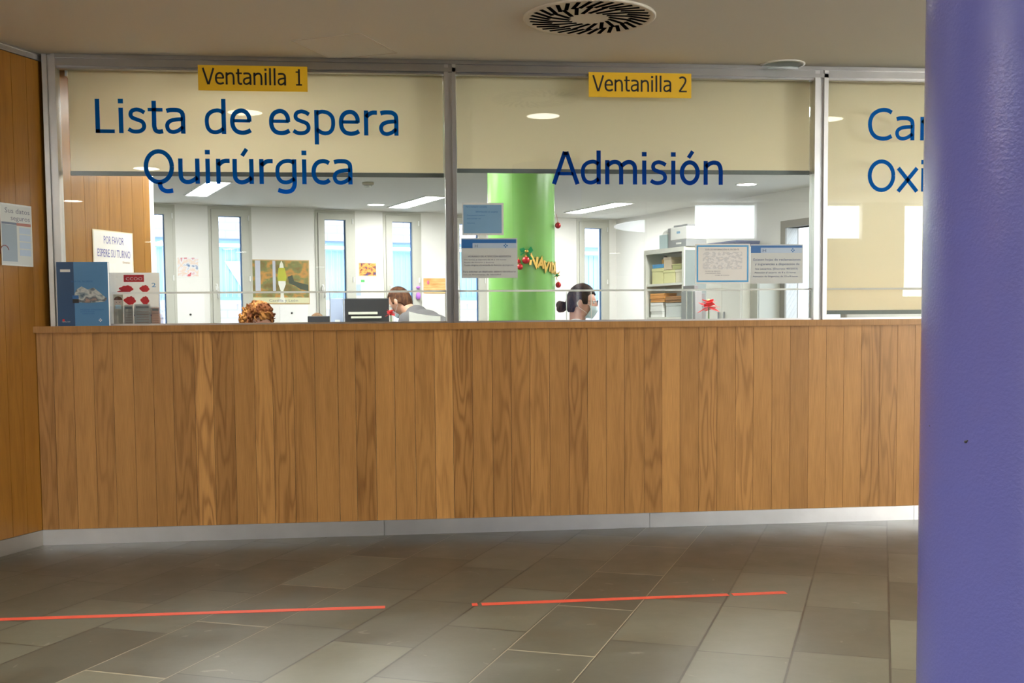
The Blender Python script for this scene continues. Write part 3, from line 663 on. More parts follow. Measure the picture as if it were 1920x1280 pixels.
# ================================================================== CEILING FITTINGS
P1 = on_z(1105, 32, ZC)
r_ = float(np.linalg.norm(on_z(1228, 33, ZC)-on_z(981, 31, ZC)))/2
av = thing('swirl_air_diffuser', 'round white ceiling air diffuser with black swirl slots', 'air vent', loc=(float(P1[0]), float(P1[1]), ZC))
p = MB(); p.lathe([(r_, 0), (r_, -0.006), (r_-0.006, -0.010), (r_-0.02, -0.0065), (0.001, -0.0065)], 72); p.build('plate', mat('cream_metal_plate', (0.80, 0.76, 0.68), 0.5), parent=av)
sl = MB()
for ring, (ra, rb, n, off, tw) in enumerate(((0.30, 0.63, 18, 0, 0.95), (0.60, 0.90, 34, 0.05, 0.60))):
    for k in range(n):
        t = 2*PI*k/n+off; a0 = (r_*ra*math.cos(t), r_*ra*math.sin(t)); a1 = (r_*rb*math.cos(t+tw*0.42), r_*rb*math.sin(t+tw*0.42))
        d_ = np.array(a1)-np.array(a0); nn = np.array([-d_[1], d_[0]])/np.hypot(*d_)*0.0088
        sl.prism([tuple(np.array(a0)-nn), tuple(np.array(a1)-nn), tuple(np.array(a1)+nn), tuple(np.array(a0)+nn)], -0.0082, -0.0066)
sl.build('slots', mat('vent_black', (0.004, 0.004, 0.004), 1.0, spec=0.0), parent=av)
P2 = on_z(1467, 121, ZC)
dl = thing('round_downlight', 'unlit round recessed downlight with a hanging glass disc beside the head rail', 'ceiling light', loc=(float(P2[0]), float(P2[1]), ZC))
MB().lathe([(0.118, 0), (0.118, -0.004), (0.103, -0.006), (0.100, -0.001)], 40).build('rim', M_white, parent=dl)
MB().cyl((0, 0), 0.1, 0.1, -0.0035, -0.0025, 40).build('recess', mat('olive_grey_reflector', (0.16, 0.17, 0.12), 0.35, metal=0.3), parent=dl)
gd = MB(); gd.X = Matrix.Rotation(0.10, 4, 'X'); gd.cyl((0, 0), 0.085, 0.085, -0.022, -0.018, 32); gd.build('glass_disc', glass_mat('downlight_glass', (0.85, 0.9, 0.85)), parent=dl)
# access hatch in the ceiling
hp = [on_z(x, y, ZC)[:2] for x, y in ((547, 76), (675, 62), (745, 99), (620, 110))]
hc = sum(hp)/4; hm = MB()
for i in range(4):
    a, b_ = hp[i]-hc, hp[(i+1) % 4]-hc; t = (b_-a)/np.hypot(*(b_-a)); n = np.array([t[1], -t[0]])*0.0028
    hm.prism([tuple(a-n), tuple(b_-n), tuple(b_+n), tuple(a+n)], -0.0025, -0.0005)
ht = thing('ceiling_hatch', 'faint square access hatch in the plaster above the first window', 'hatch', loc=(hc[0], hc[1], ZC))
hm.build('hatch_frame', mat('hatch_joint', (0.66, 0.62, 0.55), 0.9), parent=ht)
def flat(pts, k=0.965): return [tuple(p*k) for p in pts]
MB().prism(flat([q-hc for q in hp]), -0.0015, -0.0006).build('hatch_panel', M_ceil, parent=ht)
# smoke detector in the office
P3 = on_z(690, 342, ZC)
sd = thing('smoke_detector', 'small beige smoke detector on the office ceiling', 'smoke detector', loc=(float(P3[0]), float(P3[1]), ZC))
MB().lathe([(0.055, 0), (0.055, -0.018), (0.045, -0.026), (0.001, -0.026)], 28).build('base', mat('beige_plastic', (0.5, 0.46, 0.36), 0.5), parent=sd)
MB().lathe([(0.034, -0.026), (0.034, -0.045), (0.026, -0.052), (0.001, -0.052)], 24).build('sensor', M_white, parent=sd)
# office fluorescent panels: three in view, others unseen behind the blinds
fa = BA+PI/2
vis = [on_z(388, 353, ZC), on_z(780, 378, ZC), on_z(1121, 389, ZC)]
lab = ['bright rectangular office ceiling light below the lettering of the first window', 'bright rectangular office ceiling light left of the post between the windows', 'bright rectangular office ceiling light right of the green column', 'rectangular office ceiling light hidden above the blinds']
allp = [(float(p[0]), float(p[1])) for p in vis]
allp += [(0.1, 2.4), (2.6, 2.6), (-1.3, 2.85), (4.1, 2.2), (-0.85, 1.15), (2.7, 1.4)]  # last two added near the glass to brighten blinds and inner oak wall
for i, (x, y) in enumerate(allp):
    t = thing('fluorescent_light', lab[min(i, 3)], 'ceiling light', loc=(x, y, ZC), rotz=fa, group='rectangular office ceiling lights')
    MB().box(-0.62, 0.62, -0.125, -0.105, -0.012, -0.0005).box(-0.62, 0.62, 0.105, 0.125, -0.012, -0.0005).box(-0.62, -0.6, -0.105, 0.105, -0.012, -0.0005).box(0.6, 0.62, -0.105, 0.105, -0.012, -0.0005).build('frame', M_white, parent=t)
    MB().box(-0.6, 0.6, -0.105, 0.105, -0.008, -0.001).build('diffuser', M_tube, parent=t)
def downlight(x, y, lab, st=M_down, r=0.1, grp='lit round downlights in the lobby ceiling'):
    t = thing('round_downlight', lab, 'ceiling light', loc=(float(x), float(y), ZC), group=grp)
    MB().lathe([(r+0.015, 0), (r+0.015, -0.004), (r, -0.007), (r-0.001, -0.001)], 32).build('rim', M_white, parent=t)
    MB().cyl((0, 0), r, r, -0.004, -0.001, 32).build('lens', st, parent=t)
    if -7 < y < 0: lamp('downlight_lamp', 'AREA', (float(x), float(y), ZC-0.008), 3.0 if y > -3 else (44.0 if y < -5 else 22.0), (1.0, 0.96, 0.90), None, shape='DISK', size=2*r*0.95, spread=math.radians(150))
for px, py in ((705, 383), (1400, 345)):
    q = on_z(px, py, ZC); downlight(q[0], q[1], 'lit round downlight in the office ceiling %s' % ('beside the rectangular light left of the post' if px < 1000 else 'near the right end of the second window'), M_down, 0.095, 'lit round downlights in the office ceiling')
M_soft = mat('textured_downlight_lens', (1, 1, 1), 0.5, emit=(1.0, 0.93, 0.8), strength=8.0)
for px, py in ((274, 315), (135, 376), (284, 453), (452, 472), (430, 466), (600, 500), (873, 463), (1153, 474), (1597, 454), (445, 188), (1027, 205), (1565, 215)):
    q = on_z(px, py, ZC); downlight(q[0], (2*GY-q[1]) if py > 250 else -1.36, 'lit round recessed downlight in the lobby ceiling', M_soft if py < 250 else M_down, 0.11)

# ================================================================== FLOOR TAPES
def tape(pa, pb, label, cuts=()):
    A = on_z(*pa, 0.0)[:2]; B = on_z(*pb, 0.0)[:2]; d_ = B-A; L = float(np.hypot(*d_)); m = MB(); c0 = 0.0; w = 0.020
    for c in list(cuts)+[L]:
        n = max(2, int((c-c0)/0.12)); top = [(c0+(c-c0)*k/n, w+random.uniform(-.0016, .0016)) for k in range(n+1)]; bot = [(c0+(c-c0)*k/n, -w+random.uniform(-.0016, .0016)) for k in range(n+1)]
        m.prism(bot+top[::-1], 0.0003, 0.0011); c0 = c+0.016
    o = m.build('floor_tape', mat('red_floor_tape', (0.50, 0.05, 0.02), 0.55, var=0.12, vscale=14), loc=(A[0], A[1], 0), rotz=math.atan2(d_[1], d_[0]))
    return tag(o, label, 'tape', 'red marking tapes on the floor')
tape((-60, 1163), (722, 1138), 'long red floor tape at the left, running out of the picture')
tape((885, 1133.5), (1473, 1110.5), 'red floor tape in front of the second window, broken into three pieces', (0.022, float(np.hypot(*(on_z(1366, 1115, 0)[:2]-on_z(885, 1133.5, 0)[:2])))))

for i, (x, y) in enumerate(((-2.9, -3.9), (5.6, -4.4))):  # invented stands out of view, carrying the ceiling fill lamps
    t = thing('ceiling_fill_stand', 'tall metal uplighter %s' % ('by the oak wall outside the picture' if i == 0 else 'behind the violet column outside the picture'), 'floor lamp', loc=(x, y, 0))
    MB().cyl((0, 0), .16, .15, 0, .02, 32).build('base', M_alu, parent=t); MB().cyl((0, 0), .016, .016, .02, 1.80, 16).build('pole', M_alu, parent=t)
    MB().lathe([(.03, 1.80), (.16, 1.83), (.25, 1.92), (.255, 1.96), (.245, 1.96), (.24, 1.925), (.001, 1.905)], 40).build('bowl', M_alu, parent=t)
# ================================================================== NOTICES ON THE GLASS
def notice(label, x0, x1, y0, y1, name='paper_notice', group='laminated notices stuck on the second window', tilt=0.0):
    xm, ym = (x0+x1)/2, (y0+y1)/2
    X0, X1, Z1, Z0 = gx(x0, ym), gx(x1, ym), gz(xm, y0), gz(xm, y1)
    t = thing(name, label, 'notice', loc=(X0, GY-0.0045, Z0), group=group, rot=(0, tilt, 0))
    return t, X1-X0, Z1-Z0
def rect(a, b_, c, d, y, m, parent, name='print'):
    return MB().box(a, b_, y, y+0.0003, c, d).build(name, m, parent=parent)
def textlines(lines, parent, m, y=-0.0019, name='printed_text'):
    mb = MB()
    for (s, x0, x1, z0, h) in lines: small_text(mb, s, x0, x1, z0, h, y)
    return mb.build(name, m, parent=parent)
def cross_logo(x, z, r, parent, m, y=-0.0019):
    mb = MB()
    for dx, dz in ((0, .55), (0, -.55), (.55, 0), (-.55, 0)): mb.plate([(x+(dx-.36)*r, z+dz*r), (x+dx*r, z+(dz-.36)*r), (x+(dx+.36)*r, z+dz*r), (x+dx*r, z+(dz+.36)*r)], y, y+0.0003)
    return mb.build('logo', m, parent=parent)
t, w, h = notice('blue laminated notice with a pale border, upper of the two beside the middle post', 866.5, 944, 380.5, 441)
MB().box(0, w, -0.0008, 0, 0, h).build('sheet', M_film, parent=t); rect(0.006, w-0.010, 0.010, h-0.010, -0.0012, M_steel, t)
textlines([('Para cualquier consulta', 0.02, w*0.6, h*0.86, 0.008), ('Información al usuario', w*0.33, w*0.86, h*0.70, 0.010), ('Documentación necesaria', 0.025, w*0.55, h*0.60, 0.006), ('para solicitar cita', 0.025, w*0.45, h*0.50, 0.006), ('Gracias', 0.025, w*0.3, h*0.36, 0.006)], t, M_hblue)
t, w, h = notice('wide grey notice with blue header, lower of the two beside the middle post', 865, 970, 446.5, 521)
MB().box(0, w, -0.0008, 0, 0, h).build('sheet', M_greypaper, parent=t); rect(0.002, w-0.006, h-0.026, h-0.006, -0.0012, M_hblue, t); rect(0.002, w*0.20, h-0.052, h-0.026, -0.0012, M_hblue, t); rect(w*0.20, w-0.006, h-0.052, h-0.026, -0.0012, M_pblue, t)
textlines([('H', w*0.24, w*0.29, h-0.048, 0.015), ('HORARIO DE ATENCIÓN ADMISIÓN', w*0.12, w*0.88, h*0.52, 0.010), ('De lunes a viernes de 8 a 15 horas', w*0.05, w*0.80, h*0.445, 0.007), ('Resto de horario y festivos', w*0.05, w*0.58, h*0.375, 0.007), ('Pueden dirigirse a la ventanilla de Admisión de Urgencias', w*0.05, w*0.93, h*0.305, 0.008), ('Para solicitar un duplicado deberá identificarse', w*0.03, w*0.97, h*0.14, 0.009), ('con su documento de identidad', w*0.03, w*0.70, h*0.07, 0.008)], t, M_ink)
cross_logo(w*0.79, h-0.039, 0.013, t, M_hblue)
t, w, h = notice('white laminated notice with bright blue frame, left of the pair near the right post', 1303, 1405.5, 457, 531.5)
MB().box(0, w, -0.0008, 0, 0, h).build('sheet', M_paper, parent=t)
fr = MB(); o = 0.008; k = 0.0085
fr.box(o, w-o, -0.0012, -0.0009, h-o-k, h-o).box(o, w-o, -0.0012, -0.0009, o, o+k).box(o, o+k, -0.0012, -0.0009, o+k, h-o-k).box(w-o-k, w-o, -0.0012, -0.0009, o+k, h-o-k); fr.build('frame_print', M_cyan, parent=t)
rect(w*0.14, w*0.86, h*0.36, h*0.80, -0.0012, picture_mat('faint_diagram', [(0.75, 0.75, 0.74), (0.85, 0.85, 0.85), (0.6, 0.62, 0.64), (0.82, 0.80, 0.78)], 40, (1, 1, 1.6)), t, 'diagram')
textlines([('GUÍA DE INFORMACIÓN AL PACIENTE', w*0.18, w*0.80, h*0.835, 0.008), ('Servicio de Admisión', w*0.18, w*0.46, h*0.30, 0.006), ('y documentación clínica', w*0.18, w*0.46, h*0.25, 0.006), ('Unidad de atención', w*0.36, w*0.62, h*0.20, 0.005)], t, M_ink)
t, w, h = notice('grey complaint-forms notice with blue header, right of the pair near the right post', 1407, 1505, 458, 531.5)
MB().box(0, w, -0.0008, 0, 0, h).build('sheet', M_greypaper, parent=t); rect(0.001, w-0.006, h-0.018, h-0.006, -0.0012, M_hblue, t); rect(0.001, w*0.19, h-0.046, h-0.018, -0.0012, M_hblue, t); rect(w*0.19, w-0.006, h-0.046, h-0.018, -0.0012, M_pblue, t)
textlines([('H', w*0.225, w*0.29, h-0.042, 0.017), ('Existen hojas de reclamaciones', w*0.05, w*0.95, h*0.585, 0.0125), ('y sugerencias a disposición de', w*0.08, w*0.93, h*0.47, 0.0125), ('los usuarios. (Decreto 40/2003)', w*0.09, w*0.90, h*0.355, 0.010), ('Atención al usuario: de 8 a 15 horas', w*0.07, w*0.86, h*0.26, 0.009), ('Admisión de Urgencias: de 15 a 8 horas', w*0.04, w*0.90, h*0.165, 0.009)], t, mat('slate_blue_ink', (0.12, 0.16, 0.30), 0.6))
cross_logo(w*0.80, h-0.032, 0.013, t, M_hblue)

# on the oak wall: local x along the wall
def lwp(px, py):
    q = on_wall(px, py, LO, LA); return float((q[:2]-np.array(LO)).dot(np.array([math.cos(LA), math.sin(LA)]))), float(q[2])
s0, zt_ = lwp(-2, 382); s1, _ = lwp(57, 388); zb_ = lwp(30, 498.5)[1]; s0 = s1-0.21
t = thing('wall_poster', 'grey laminated poster about secure data pinned on the oak wall at the left edge', 'poster', loc=(*lw(s0, -0.004), zb_), rotz=LA)
w, h = s1-s0, 0.297
MB().box(0, w, -0.0008, 0, 0, h).build('sheet', M_film, parent=t); rect(0.006, w-0.006, 0.008, h-0.008, -0.0012, M_greypaper, t)
rect(0.006, w*0.5, 0.02, h*0.66, -0.0015, mat('blue_grey_print', (0.30, 0.37, 0.45), 0.5), t)
rect(0.006, w*0.5, h*0.665, h*0.70, -0.0015, mat('slate_print', (0.16, 0.2, 0.28), 0.5), t); rect(w*0.5, w-0.008, h*0.655, h*0.70, -0.0015, mat('dull_pink_print', (0.45, 0.2, 0.17), 0.5), t)
mb = MB(); [mb.box(w*0.58, w*0.94, -0.0015, -0.0012, h*z, h*z+0.03) for z in (0.53, 0.41, 0.29, 0.17)]; mb.build('print', M_pblue, parent=t)
textlines([('Sus datos', w*0.14, w*0.93, h*0.85, 0.024), ('seguros', w*0.32, w*0.93, h*0.735, 0.024)], t, M_ink)
mb = MB(); mb.tube([(w*0.1+0.028*math.cos(a), -0.002, h*0.22+0.03*math.sin(a)) for a in np.linspace(0.3, 3.6, 12)], 0.002, 6); mb.build('drawing', mat('dull_red_line', (0.3, 0.1, 0.1), 0.6), parent=t)
s0, zt_ = lwp(174, 431); s1, _ = lwp(246, 438)
t = thing('paper_notice', 'white sheet asking to wait your turn, taped to the oak boards behind the glass', 'notice', loc=(*lw(s0, -0.003), zt_-0.33), rotz=LA)
w, h = s1-s0, 0.33
MB().box(-0.008, w+0.008, -0.0004, 0, -0.008, h+0.006).build('plastic_sleeve', mat('cream_sleeve', (0.75, 0.68, 0.52), 0.3), parent=t); MB().box(0, w, -0.0010, -0.0006, 0, h).build('sheet', M_paper, parent=t)
bi = mat('blue_pen_ink', (0.10, 0.12, 0.42), 0.6)
textlines([('POR FAVOR', w*0.25, w*0.77, h*0.80, 0.042), ('ESPERE SU TURNO', w*0.08, w*0.94, h*0.585, 0.042)], t, bi)
textlines([('Gracias', w*0.72, w*0.92, h*0.50, 0.012)], t, mat('brown_ink', (0.35, 0.2, 0.1), 0.6))

# ================================================================== ON THE COUNTER
fx0, fx1 = float(on_y(107, 550, 0.012)[0]), float(on_y(203, 550, 0.012)[0]); fzt = float(on_y(155, 491, 0.012)[2])
t = thing('booklet', 'large blue hospital booklet standing on the counter at the left post', 'booklet', loc=(fx0, 0.012, 1.0972))
w, h = fx1-fx0, fzt-1.0972
MB().box(0, w, 0.0, 0.002, 0, h).build('cover', mat('booklet_blue', (0.075, 0.235, 0.47), 0.35), parent=t)
MB().box(0.002, w-0.001, 0.0021, 0.030, 0.001, h-0.002).build('pages', M_paper, parent=t)
MB().box(0, w, 0.0301, 0.032, 0, h).build('back_cover', mat('booklet_blue', (0.075, 0.235, 0.47)), parent=t)
rect(0.0, w*0.335, 0.0, h, -0.0005, mat('booklet_navy', (0.008, 0.055, 0.155), 0.35), t, 'dark_band')
rect(w*0.075, w*0.27, h*0.845, h*0.885, -0.0009, M_paper, t, 'label')
pm = picture_mat('instruments_photo', [(0.03, 0.07, 0.12), (0.25, 0.32, 0.36), (0.60, 0.63, 0.60), (0.10, 0.13, 0.16), (0.42, 0.28, 0.22)], 15, (1, 1, 1.4))
MB().plate([(w*.31, h*.38), (w*.60, h*.36), (w*.93, h*.38), (w*.97, h*.43), (w*.84, h*.52), (w*.72, h*.60), (w*.6, h*.57), (w*.48, h*.62), (w*.38, h*.57), (w*.34, h*.50)], -0.0009, -0.0006).build('photograph', pm, parent=t)
rect(w*0.30, w*0.42, h*0.36, h*0.42, -0.0012, M_black, t, 'label'); rect(w*0.30, w*0.42, h*0.425, h*0.48, -0.0012, M_hblue, t, 'label')
textlines([('GUÍA DEL PACIENTE', w*0.28, w*0.70, h*0.685, 0.008), ('Hospital universitario', w*0.45, w*0.91, h*0.245, 0.008), ('Servicio de información', w*0.45, w*0.72, h*0.215, 0.007), ('y atención al usuario', w*0.48, w*0.72, h*0.185, 0.007)], t, M_hblue, -0.001)
textlines([('Castilla y León', w*0.08, w*0.24, h*0.06, 0.007)], t, M_paper, -0.001); rect(w*0.09, w*0.13, h*0.075, h*0.11, -0.001, M_red, t, 'emblem'); cross_logo(w*0.83, h*0.09, 0.010, t, M_paper, -0.001)

RY = 0.26
def ry(px, py=560): return float(on_y(px, py, RY)[0])
rz0 = 1.0973
rzz = lambda py, px=250: float(on_y(px, py, RY)[2])
t = thing('desk_calendar', 'white card calendar headed CCOO in red standing behind the glass beside the blue booklet', 'calendar', loc=(ry(206), RY, rz0))
w, h = ry(300)-ry(206), rzz(511)-rz0; k = w/94.0
MB().box(0, w, 0, 0.003, 0, h).build('card', mat('backlit_card', (0.88, 0.88, 0.86), 0.7, trans=0.5), parent=t)
X = lambda px: (px-206)*k; Z = lambda py: (606-py)*h/95.0
rect(X(233), X(271), Z(527.5), Z(515), -0.0008, M_red, t, 'header')
textlines([('CCOO', X(237), X(268), Z(524.5), 0.016)], t, M_paper, -0.0012)
mb = MB()
for (a, c, r1, r2) in ((238, 540, 13, 6.5), (272, 540, 9, 7), (244, 561, 11, 8), (272, 561, 8, 8), (228, 545, 7, 2.6)):
    mb.plate([(X(a)+r1*k*math.cos(i*PI/9)*(1+.18*math.sin(i*5)), Z(c)+r2*k*math.sin(i*PI/9)*(1+.15*math.cos(i*3))) for i in range(18)], -0.0008, -0.0004)
mb.build('red_pictures', M_red, parent=t)
mb = MB(); [mb.box(X(232+i*19), X(248+i*19), -0.0008, -0.0004, Z(602), Z(574)) for i in range(3)]; mb.build('month_grids', M_greypaper, parent=t)
textlines([('2', X(285), X(293), Z(537), 0.022)], t, M_cyan, -0.0012)
rect(X(250), X(285), Z(588.5), Z(586.5), -0.0010, mat('purple_print', (0.12, 0.05, 0.4), 0.5), t, 'rule')
def leaflet(label, xa, xb, ya, yb, y, m, deco=None):
    q0, q1 = float(on_y(xa, 580, y)[0]), float(on_y(xb, 580, y)[0]); zt2 = float(on_y((xa+xb)/2, ya, y)[2])
    t = thing('leaflet', label, 'leaflet', loc=(q0, y, rz0+0.004), group='leaflets in the clear rack behind the glass')
    w, h = q1-q0, zt2-rz0-0.004; MB().box(0, w, 0, 0.0012, 0, h).build('sheet', m, parent=t)
    if deco: deco(t, w, h)
    return t
LY = 0.225
def face(t, w, h):
    MB().plate([(w*.5+w*.42*math.cos(i*PI/10), h*.72+h*.2*math.sin(i*PI/10)) for i in range(20)], -0.0006, -0.0002).build('drawn_face', mat('peach_print', (0.85, 0.62, 0.48), 0.6), parent=t)
    MB().plate([(w*.5+w*.44*math.cos(i*PI/10), h*.82+h*.12*math.sin(i*PI/10)) for i in range(11)], -0.0009, -0.0006).build('drawn_hair', mat('brown_print', (0.22, 0.08, 0.03), 0.6), parent=t)
    rect(w*.2, w*.8, h*.53, h*.66, -0.0009, M_maskw, t, 'drawn_mask'); rect(w*.28, w*.34, h*.73, h*.76, -0.0009, M_black, t, 'drawn_eye'); rect(w*.64, w*.70, h*.73, h*.76, -0.0009, M_black, t, 'drawn_eye')
leaflet('cream leaflet with a drawn child in a face mask', 213, 231, 552, 606, LY, mat('cream_paper', (0.78, 0.72, 0.58), 0.7, trans=0.4), face)
def txt(t, w, h):
    rect(w*.1, w*.9, h*.80, h*.93, -0.0006, M_grey, t, 'title'); mb = MB(); [mb.box(w*.12, w*.88, -0.0006, -0.0003, h*(.1+.13*i), h*(.13+.13*i)) for i in range(5)]; mb.build('text_lines', mat('pink_grey_print', (0.55, 0.40, 0.36), 0.6), parent=t)
leaflet('beige leaflet with a grey title in the middle of the clear rack', 233, 249, 572, 606, LY, mat('beige_paper', (0.72, 0.67, 0.60), 0.7, trans=0.4), txt)
leaflet('grey leaflet with dark title at the right of the middle of the clear rack', 252, 282, 570, 606, LY+0.004, mat('pale_grey_leaflet', (0.72, 0.73, 0.72), 0.7, trans=0.4), txt)
leaflet('pinkish leaflet at the right end of the clear rack', 284, 299, 576, 606, LY, mat('pink_paper', (0.78, 0.58, 0.50), 0.7, trans=0.4), txt)
t = thing('leaflet_rack', 'clear acrylic leaflet rack behind the glass beside the blue booklet', 'rack', loc=(ry(204), 0.205, rz0))
w = ry(300)-ry(204); acr = glass_mat('clear_acrylic', (0.95, 0.96, 0.97))
MB().box(0, w, 0, 0.002, 0, 0.10).build('front_panel', acr, parent=t); MB().box(-0.004, -0.001, 0, 0.10, 0, 0.16).build('side_panel', acr, parent=t); MB().box(w+0.004, w+0.007, 0, 0.10, 0, 0.16).build('side_panel', acr, parent=t)
MB().box(0, w, 0.003, 0.052, 0, 0.002).build('base', acr, parent=t)

# ================================================================== COLUMN DECORATIONS
gc0 = np.array([gxx, gyy])
def on_col(px, py, off=0.0, cen=None, R_=None):
    cen = gc0 if cen is None else cen; R_ = (GR if R_ is None else R_)+off
    d = ray(px, py); o = CAM[:2]-cen; A = d[0]**2+d[1]**2; B = 2*(o[0]*d[0]+o[1]*d[1]); C = o.dot(o)-R_*R_; D = B*B-4*A*C
    t = (-B-math.sqrt(max(D, 0)))/(2*A); return CAM+d*t
def bauble(px, py, rpx, label, thread=0.0, off=0.02, edge=False):
    P = on_col(px, py, off); r = rpx/FPX*8.25
    t = thing('christmas_bauble', label, 'bauble', loc=tuple(P), group='red christmas baubles hung around the green column')
    MB().ball((0, 0, 0), r, 20, 14).build('ball', M_bauble, parent=t); MB().cyl((0, 0), r*.25, r*.25, r*.95, r*1.2, 12).build('cap', M_gold, parent=t)
    MB().tube([(0, 0, r*1.15), (-0.012 if edge else 0.0, 0.0, r*1.3+max(thread, 0.01))], 0.0012, 6).build('thread', M_red, parent=t)
bauble(1046, 422.6, 5.6, 'red bauble hanging high at the right side of the green column', 0.055, 0.032, True)
bauble(1046.8, 534, 5.4, 'red bauble hanging lowest at the right side of the green column', 0.02, 0.034, True)
bauble(986, 487.5, 6.8, 'red bauble right under the green bow', 0.0, 0.03)
bauble(975, 500, 5.6, 'red bauble under the bow, partly behind the grey notice', 0.01, 0.028)
bauble(972, 490, 4.2, 'small red bauble left of the one under the bow', 0.01, 0.025)
P = on_col(987, 471, 0.012)
t = thing('ribbon_bow', 'green ribbon bow with a gold centre on the green column', 'bow', loc=tuple(P))
for nm, pts in (('loop', [(0, 0), (.032, .034), (.048, .006), (.03, -.012)]), ('loop', [(0, 0), (-.02, .026), (-.05, .016), (-.036, -.01)]), ('tail', [(0, 0), (.012, -.01), (.045, -.055), (.03, -.062)]), ('tail', [(0, 0), (-.012, -.004), (-.045, -.02), (-.04, -.032)])):
    MB().plate(pts, -0.008, 0.0).build(nm, M_bow, parent=t)
MB().ball((0, -0.012, 0), (0.014, 0.008, 0.010), 12, 8).build('knot', M_gold, parent=t)
t = None
gl = [('N', 1001, 489), ('A', 1014, 494), ('V', 1023.5, 498), ('I', 1031, 500.5), ('D', 1036.5, 502.5), ('A', 1040, 504.5)]
P0 = on_col(gl[0][1], gl[0][2], 0.008)
t = thing('letter_garland', 'gold letter garland spelling NAVIDAD strung around the green column', 'garland', loc=tuple(P0))
CAPS = {'N': [[(0, 0), (0, 1), (.7, 0), (.7, 1)]], 'A': [[(0, 0), (.38, 1), (.76, 0)], [(.16, .36), (.6, .36)]], 'V': [[(0, 1), (.38, 0), (.76, 1)]], 'I': [[(.35, 0), (.35, 1)]], 'D': [[(.05, 0), (.05, 1), (.4, .95), (.7, .5), (.4, .05), (.05, 0)]]}
pts = []
for ch, px, py in gl:
    P = on_col(px, py, 0.008); a = math.atan2(P[1]-gyy, P[0]-gxx)+PI/2
    mb = MB(); hh = 0.066
    for st in CAPS[ch]: mb.ribbon([((x-.36)*hh, (z-.5)*hh) for x, z in st], 0.0165, -0.004, 0.004)
    o = mb.build('letter', M_gold, parent=t, loc=tuple(P-P0), rot=(0, 0.16, a)); pts.append(tuple(P-P0+np.array([0, 0, 0.026])))
MB().tube(pts, 0.0022, 6).build('string', M_gold, parent=t)
P = on_col(1044.5, 516, 0.03)
t = thing('tinsel_star', 'spiky gold tinsel ornament at the right end of the letter garland', 'ornament', loc=tuple(P))
mb = MB(); rnd = random.Random(3)
for i in range(26):
    a, b_ = rnd.uniform(0, 2*PI), rnd.uniform(-1.3, 1.3); L = rnd.uniform(.02, .042); mb.limb((0, 0, 0), (L*math.cos(a)*math.cos(b_), L*math.sin(a)*math.cos(b_), L*math.sin(b_)), 0.003, 0.0008, 6)
mb.build('spikes', M_gold, parent=t); MB().ball((0, 0, 0), 0.012, 12, 8).build('core', M_bow, parent=t)

# ================================================================== ON THE OFFICE BACK WALL
def wallpic(name, label, cat, x0, x1, y0, y1, m, border=0.0, bm_=None, deco=None, group=None, d=-0.003):
    xm, ym = (x0+x1)/2, (y0+y1)/2
    s0 = bs(x0, ym)[0]; s1 = bs(x1, ym)[0]; z1 = bs(xm, y0)[1]; z0 = bs(xm, y1)[1]
    t = thing(name, label, cat, loc=(*bw(s0, d), z0), rotz=BA, group=group); w, h = s1-s0, z1-z0
    MB().box(0, w, -0.001, 0.001, 0, h).build('sheet', bm_ or M_paper, parent=t)
    if m: MB().box(border, w-border, -0.0016, -0.0011, border, h-border).build('picture', m, parent=t)
    if deco: deco(t, w, h)
    return t
wallpic('wall_photo', 'small colourful photo of people, left of the wide brown and green poster', 'photo', 331, 374, 481, 520, picture_mat('party_photo', [(0.10, 0.20, 0.40), (0.78, 0.78, 0.82), (0.80, 0.62, 0.50), (0.80, 0.80, 0.85), (0.62, 0.10, 0.12)], 12), 0.012)
def pst(t, w, h):
    pl_ = mat('yellow_green_print', (0.45, 0.45, 0.05), 0.6)
    MB().box(0.01, w-0.008, -0.0020, -0.0017, 0.012, h*0.15).build('caption_band', mat('cream_print', (0.68, 0.66, 0.42), 0.6), parent=t)
    wh = mat('white_print', (0.80, 0.80, 0.72), 0.6); x = w*.515
    MB().plate([(x-.05, h*.04), (x+.05, h*.04), (x+.024, h*.15), (x+.016, h*.3), (x+.045, h*.45), (x+.042, h*.6), (x+.02, h*.9), (x, h*.985), (x-.02, h*.9), (x-.042, h*.6), (x-.04, h*.45), (x-.016, h*.3), (x-.02, h*.15)], -0.0024, -0.0021).build('white_figure', wh, parent=t)
    MB().plate([(x-.046, h*.52), (x+.05, h*.52), (x+.058, h*.62), (x+.035, h*.82), (x-.035, h*.82), (x-.05, h*.62)], -0.0028, -0.0025).build('yellow_dress', pl_, parent=t)
    MB().box(w*.06, w*.15, -0.0020, -0.0017, h*.3, h*.98).box(w*.36, w*.41, -0.0020, -0.0017, h*.3, h*.98).build('pale_bars', mat('pale_lilac_print', (0.52, 0.54, 0.62), 0.6), parent=t)
    MB().plate([(w*.62, h*.62), (w*.7, h*.66), (w*.73, h*.52), (w*.98, h*.44), (w*.98, h*.3), (w*.84, h*.34), (w*.74, h*.42), (w*.64, h*.47)], -0.0020, -0.0017).build('dark_shape', mat('dark_green_print', (0.06, 0.075, 0.05), 0.6), parent=t)
    textlines([('Castilla y León', w*.29, w*.79, h*.055, 0.03)], t, M_ink, -0.0026)
wallpic('wall_poster', 'wide brown and green poster with a white and yellow figure, behind the auburn-haired person', 'poster', 472, 580, 487, 570, picture_mat('autumn_landscape', [(0.10, 0.12, 0.04), (0.22, 0.14, 0.04), (0.20, 0.22, 0.08), (0.55, 0.26, 0.06), (0.24, 0.19, 0.07)], 6, (1, 1, 1.3), 6), 0.012, mat('tan_frame', (0.55, 0.38, 0.18), 0.6), pst)
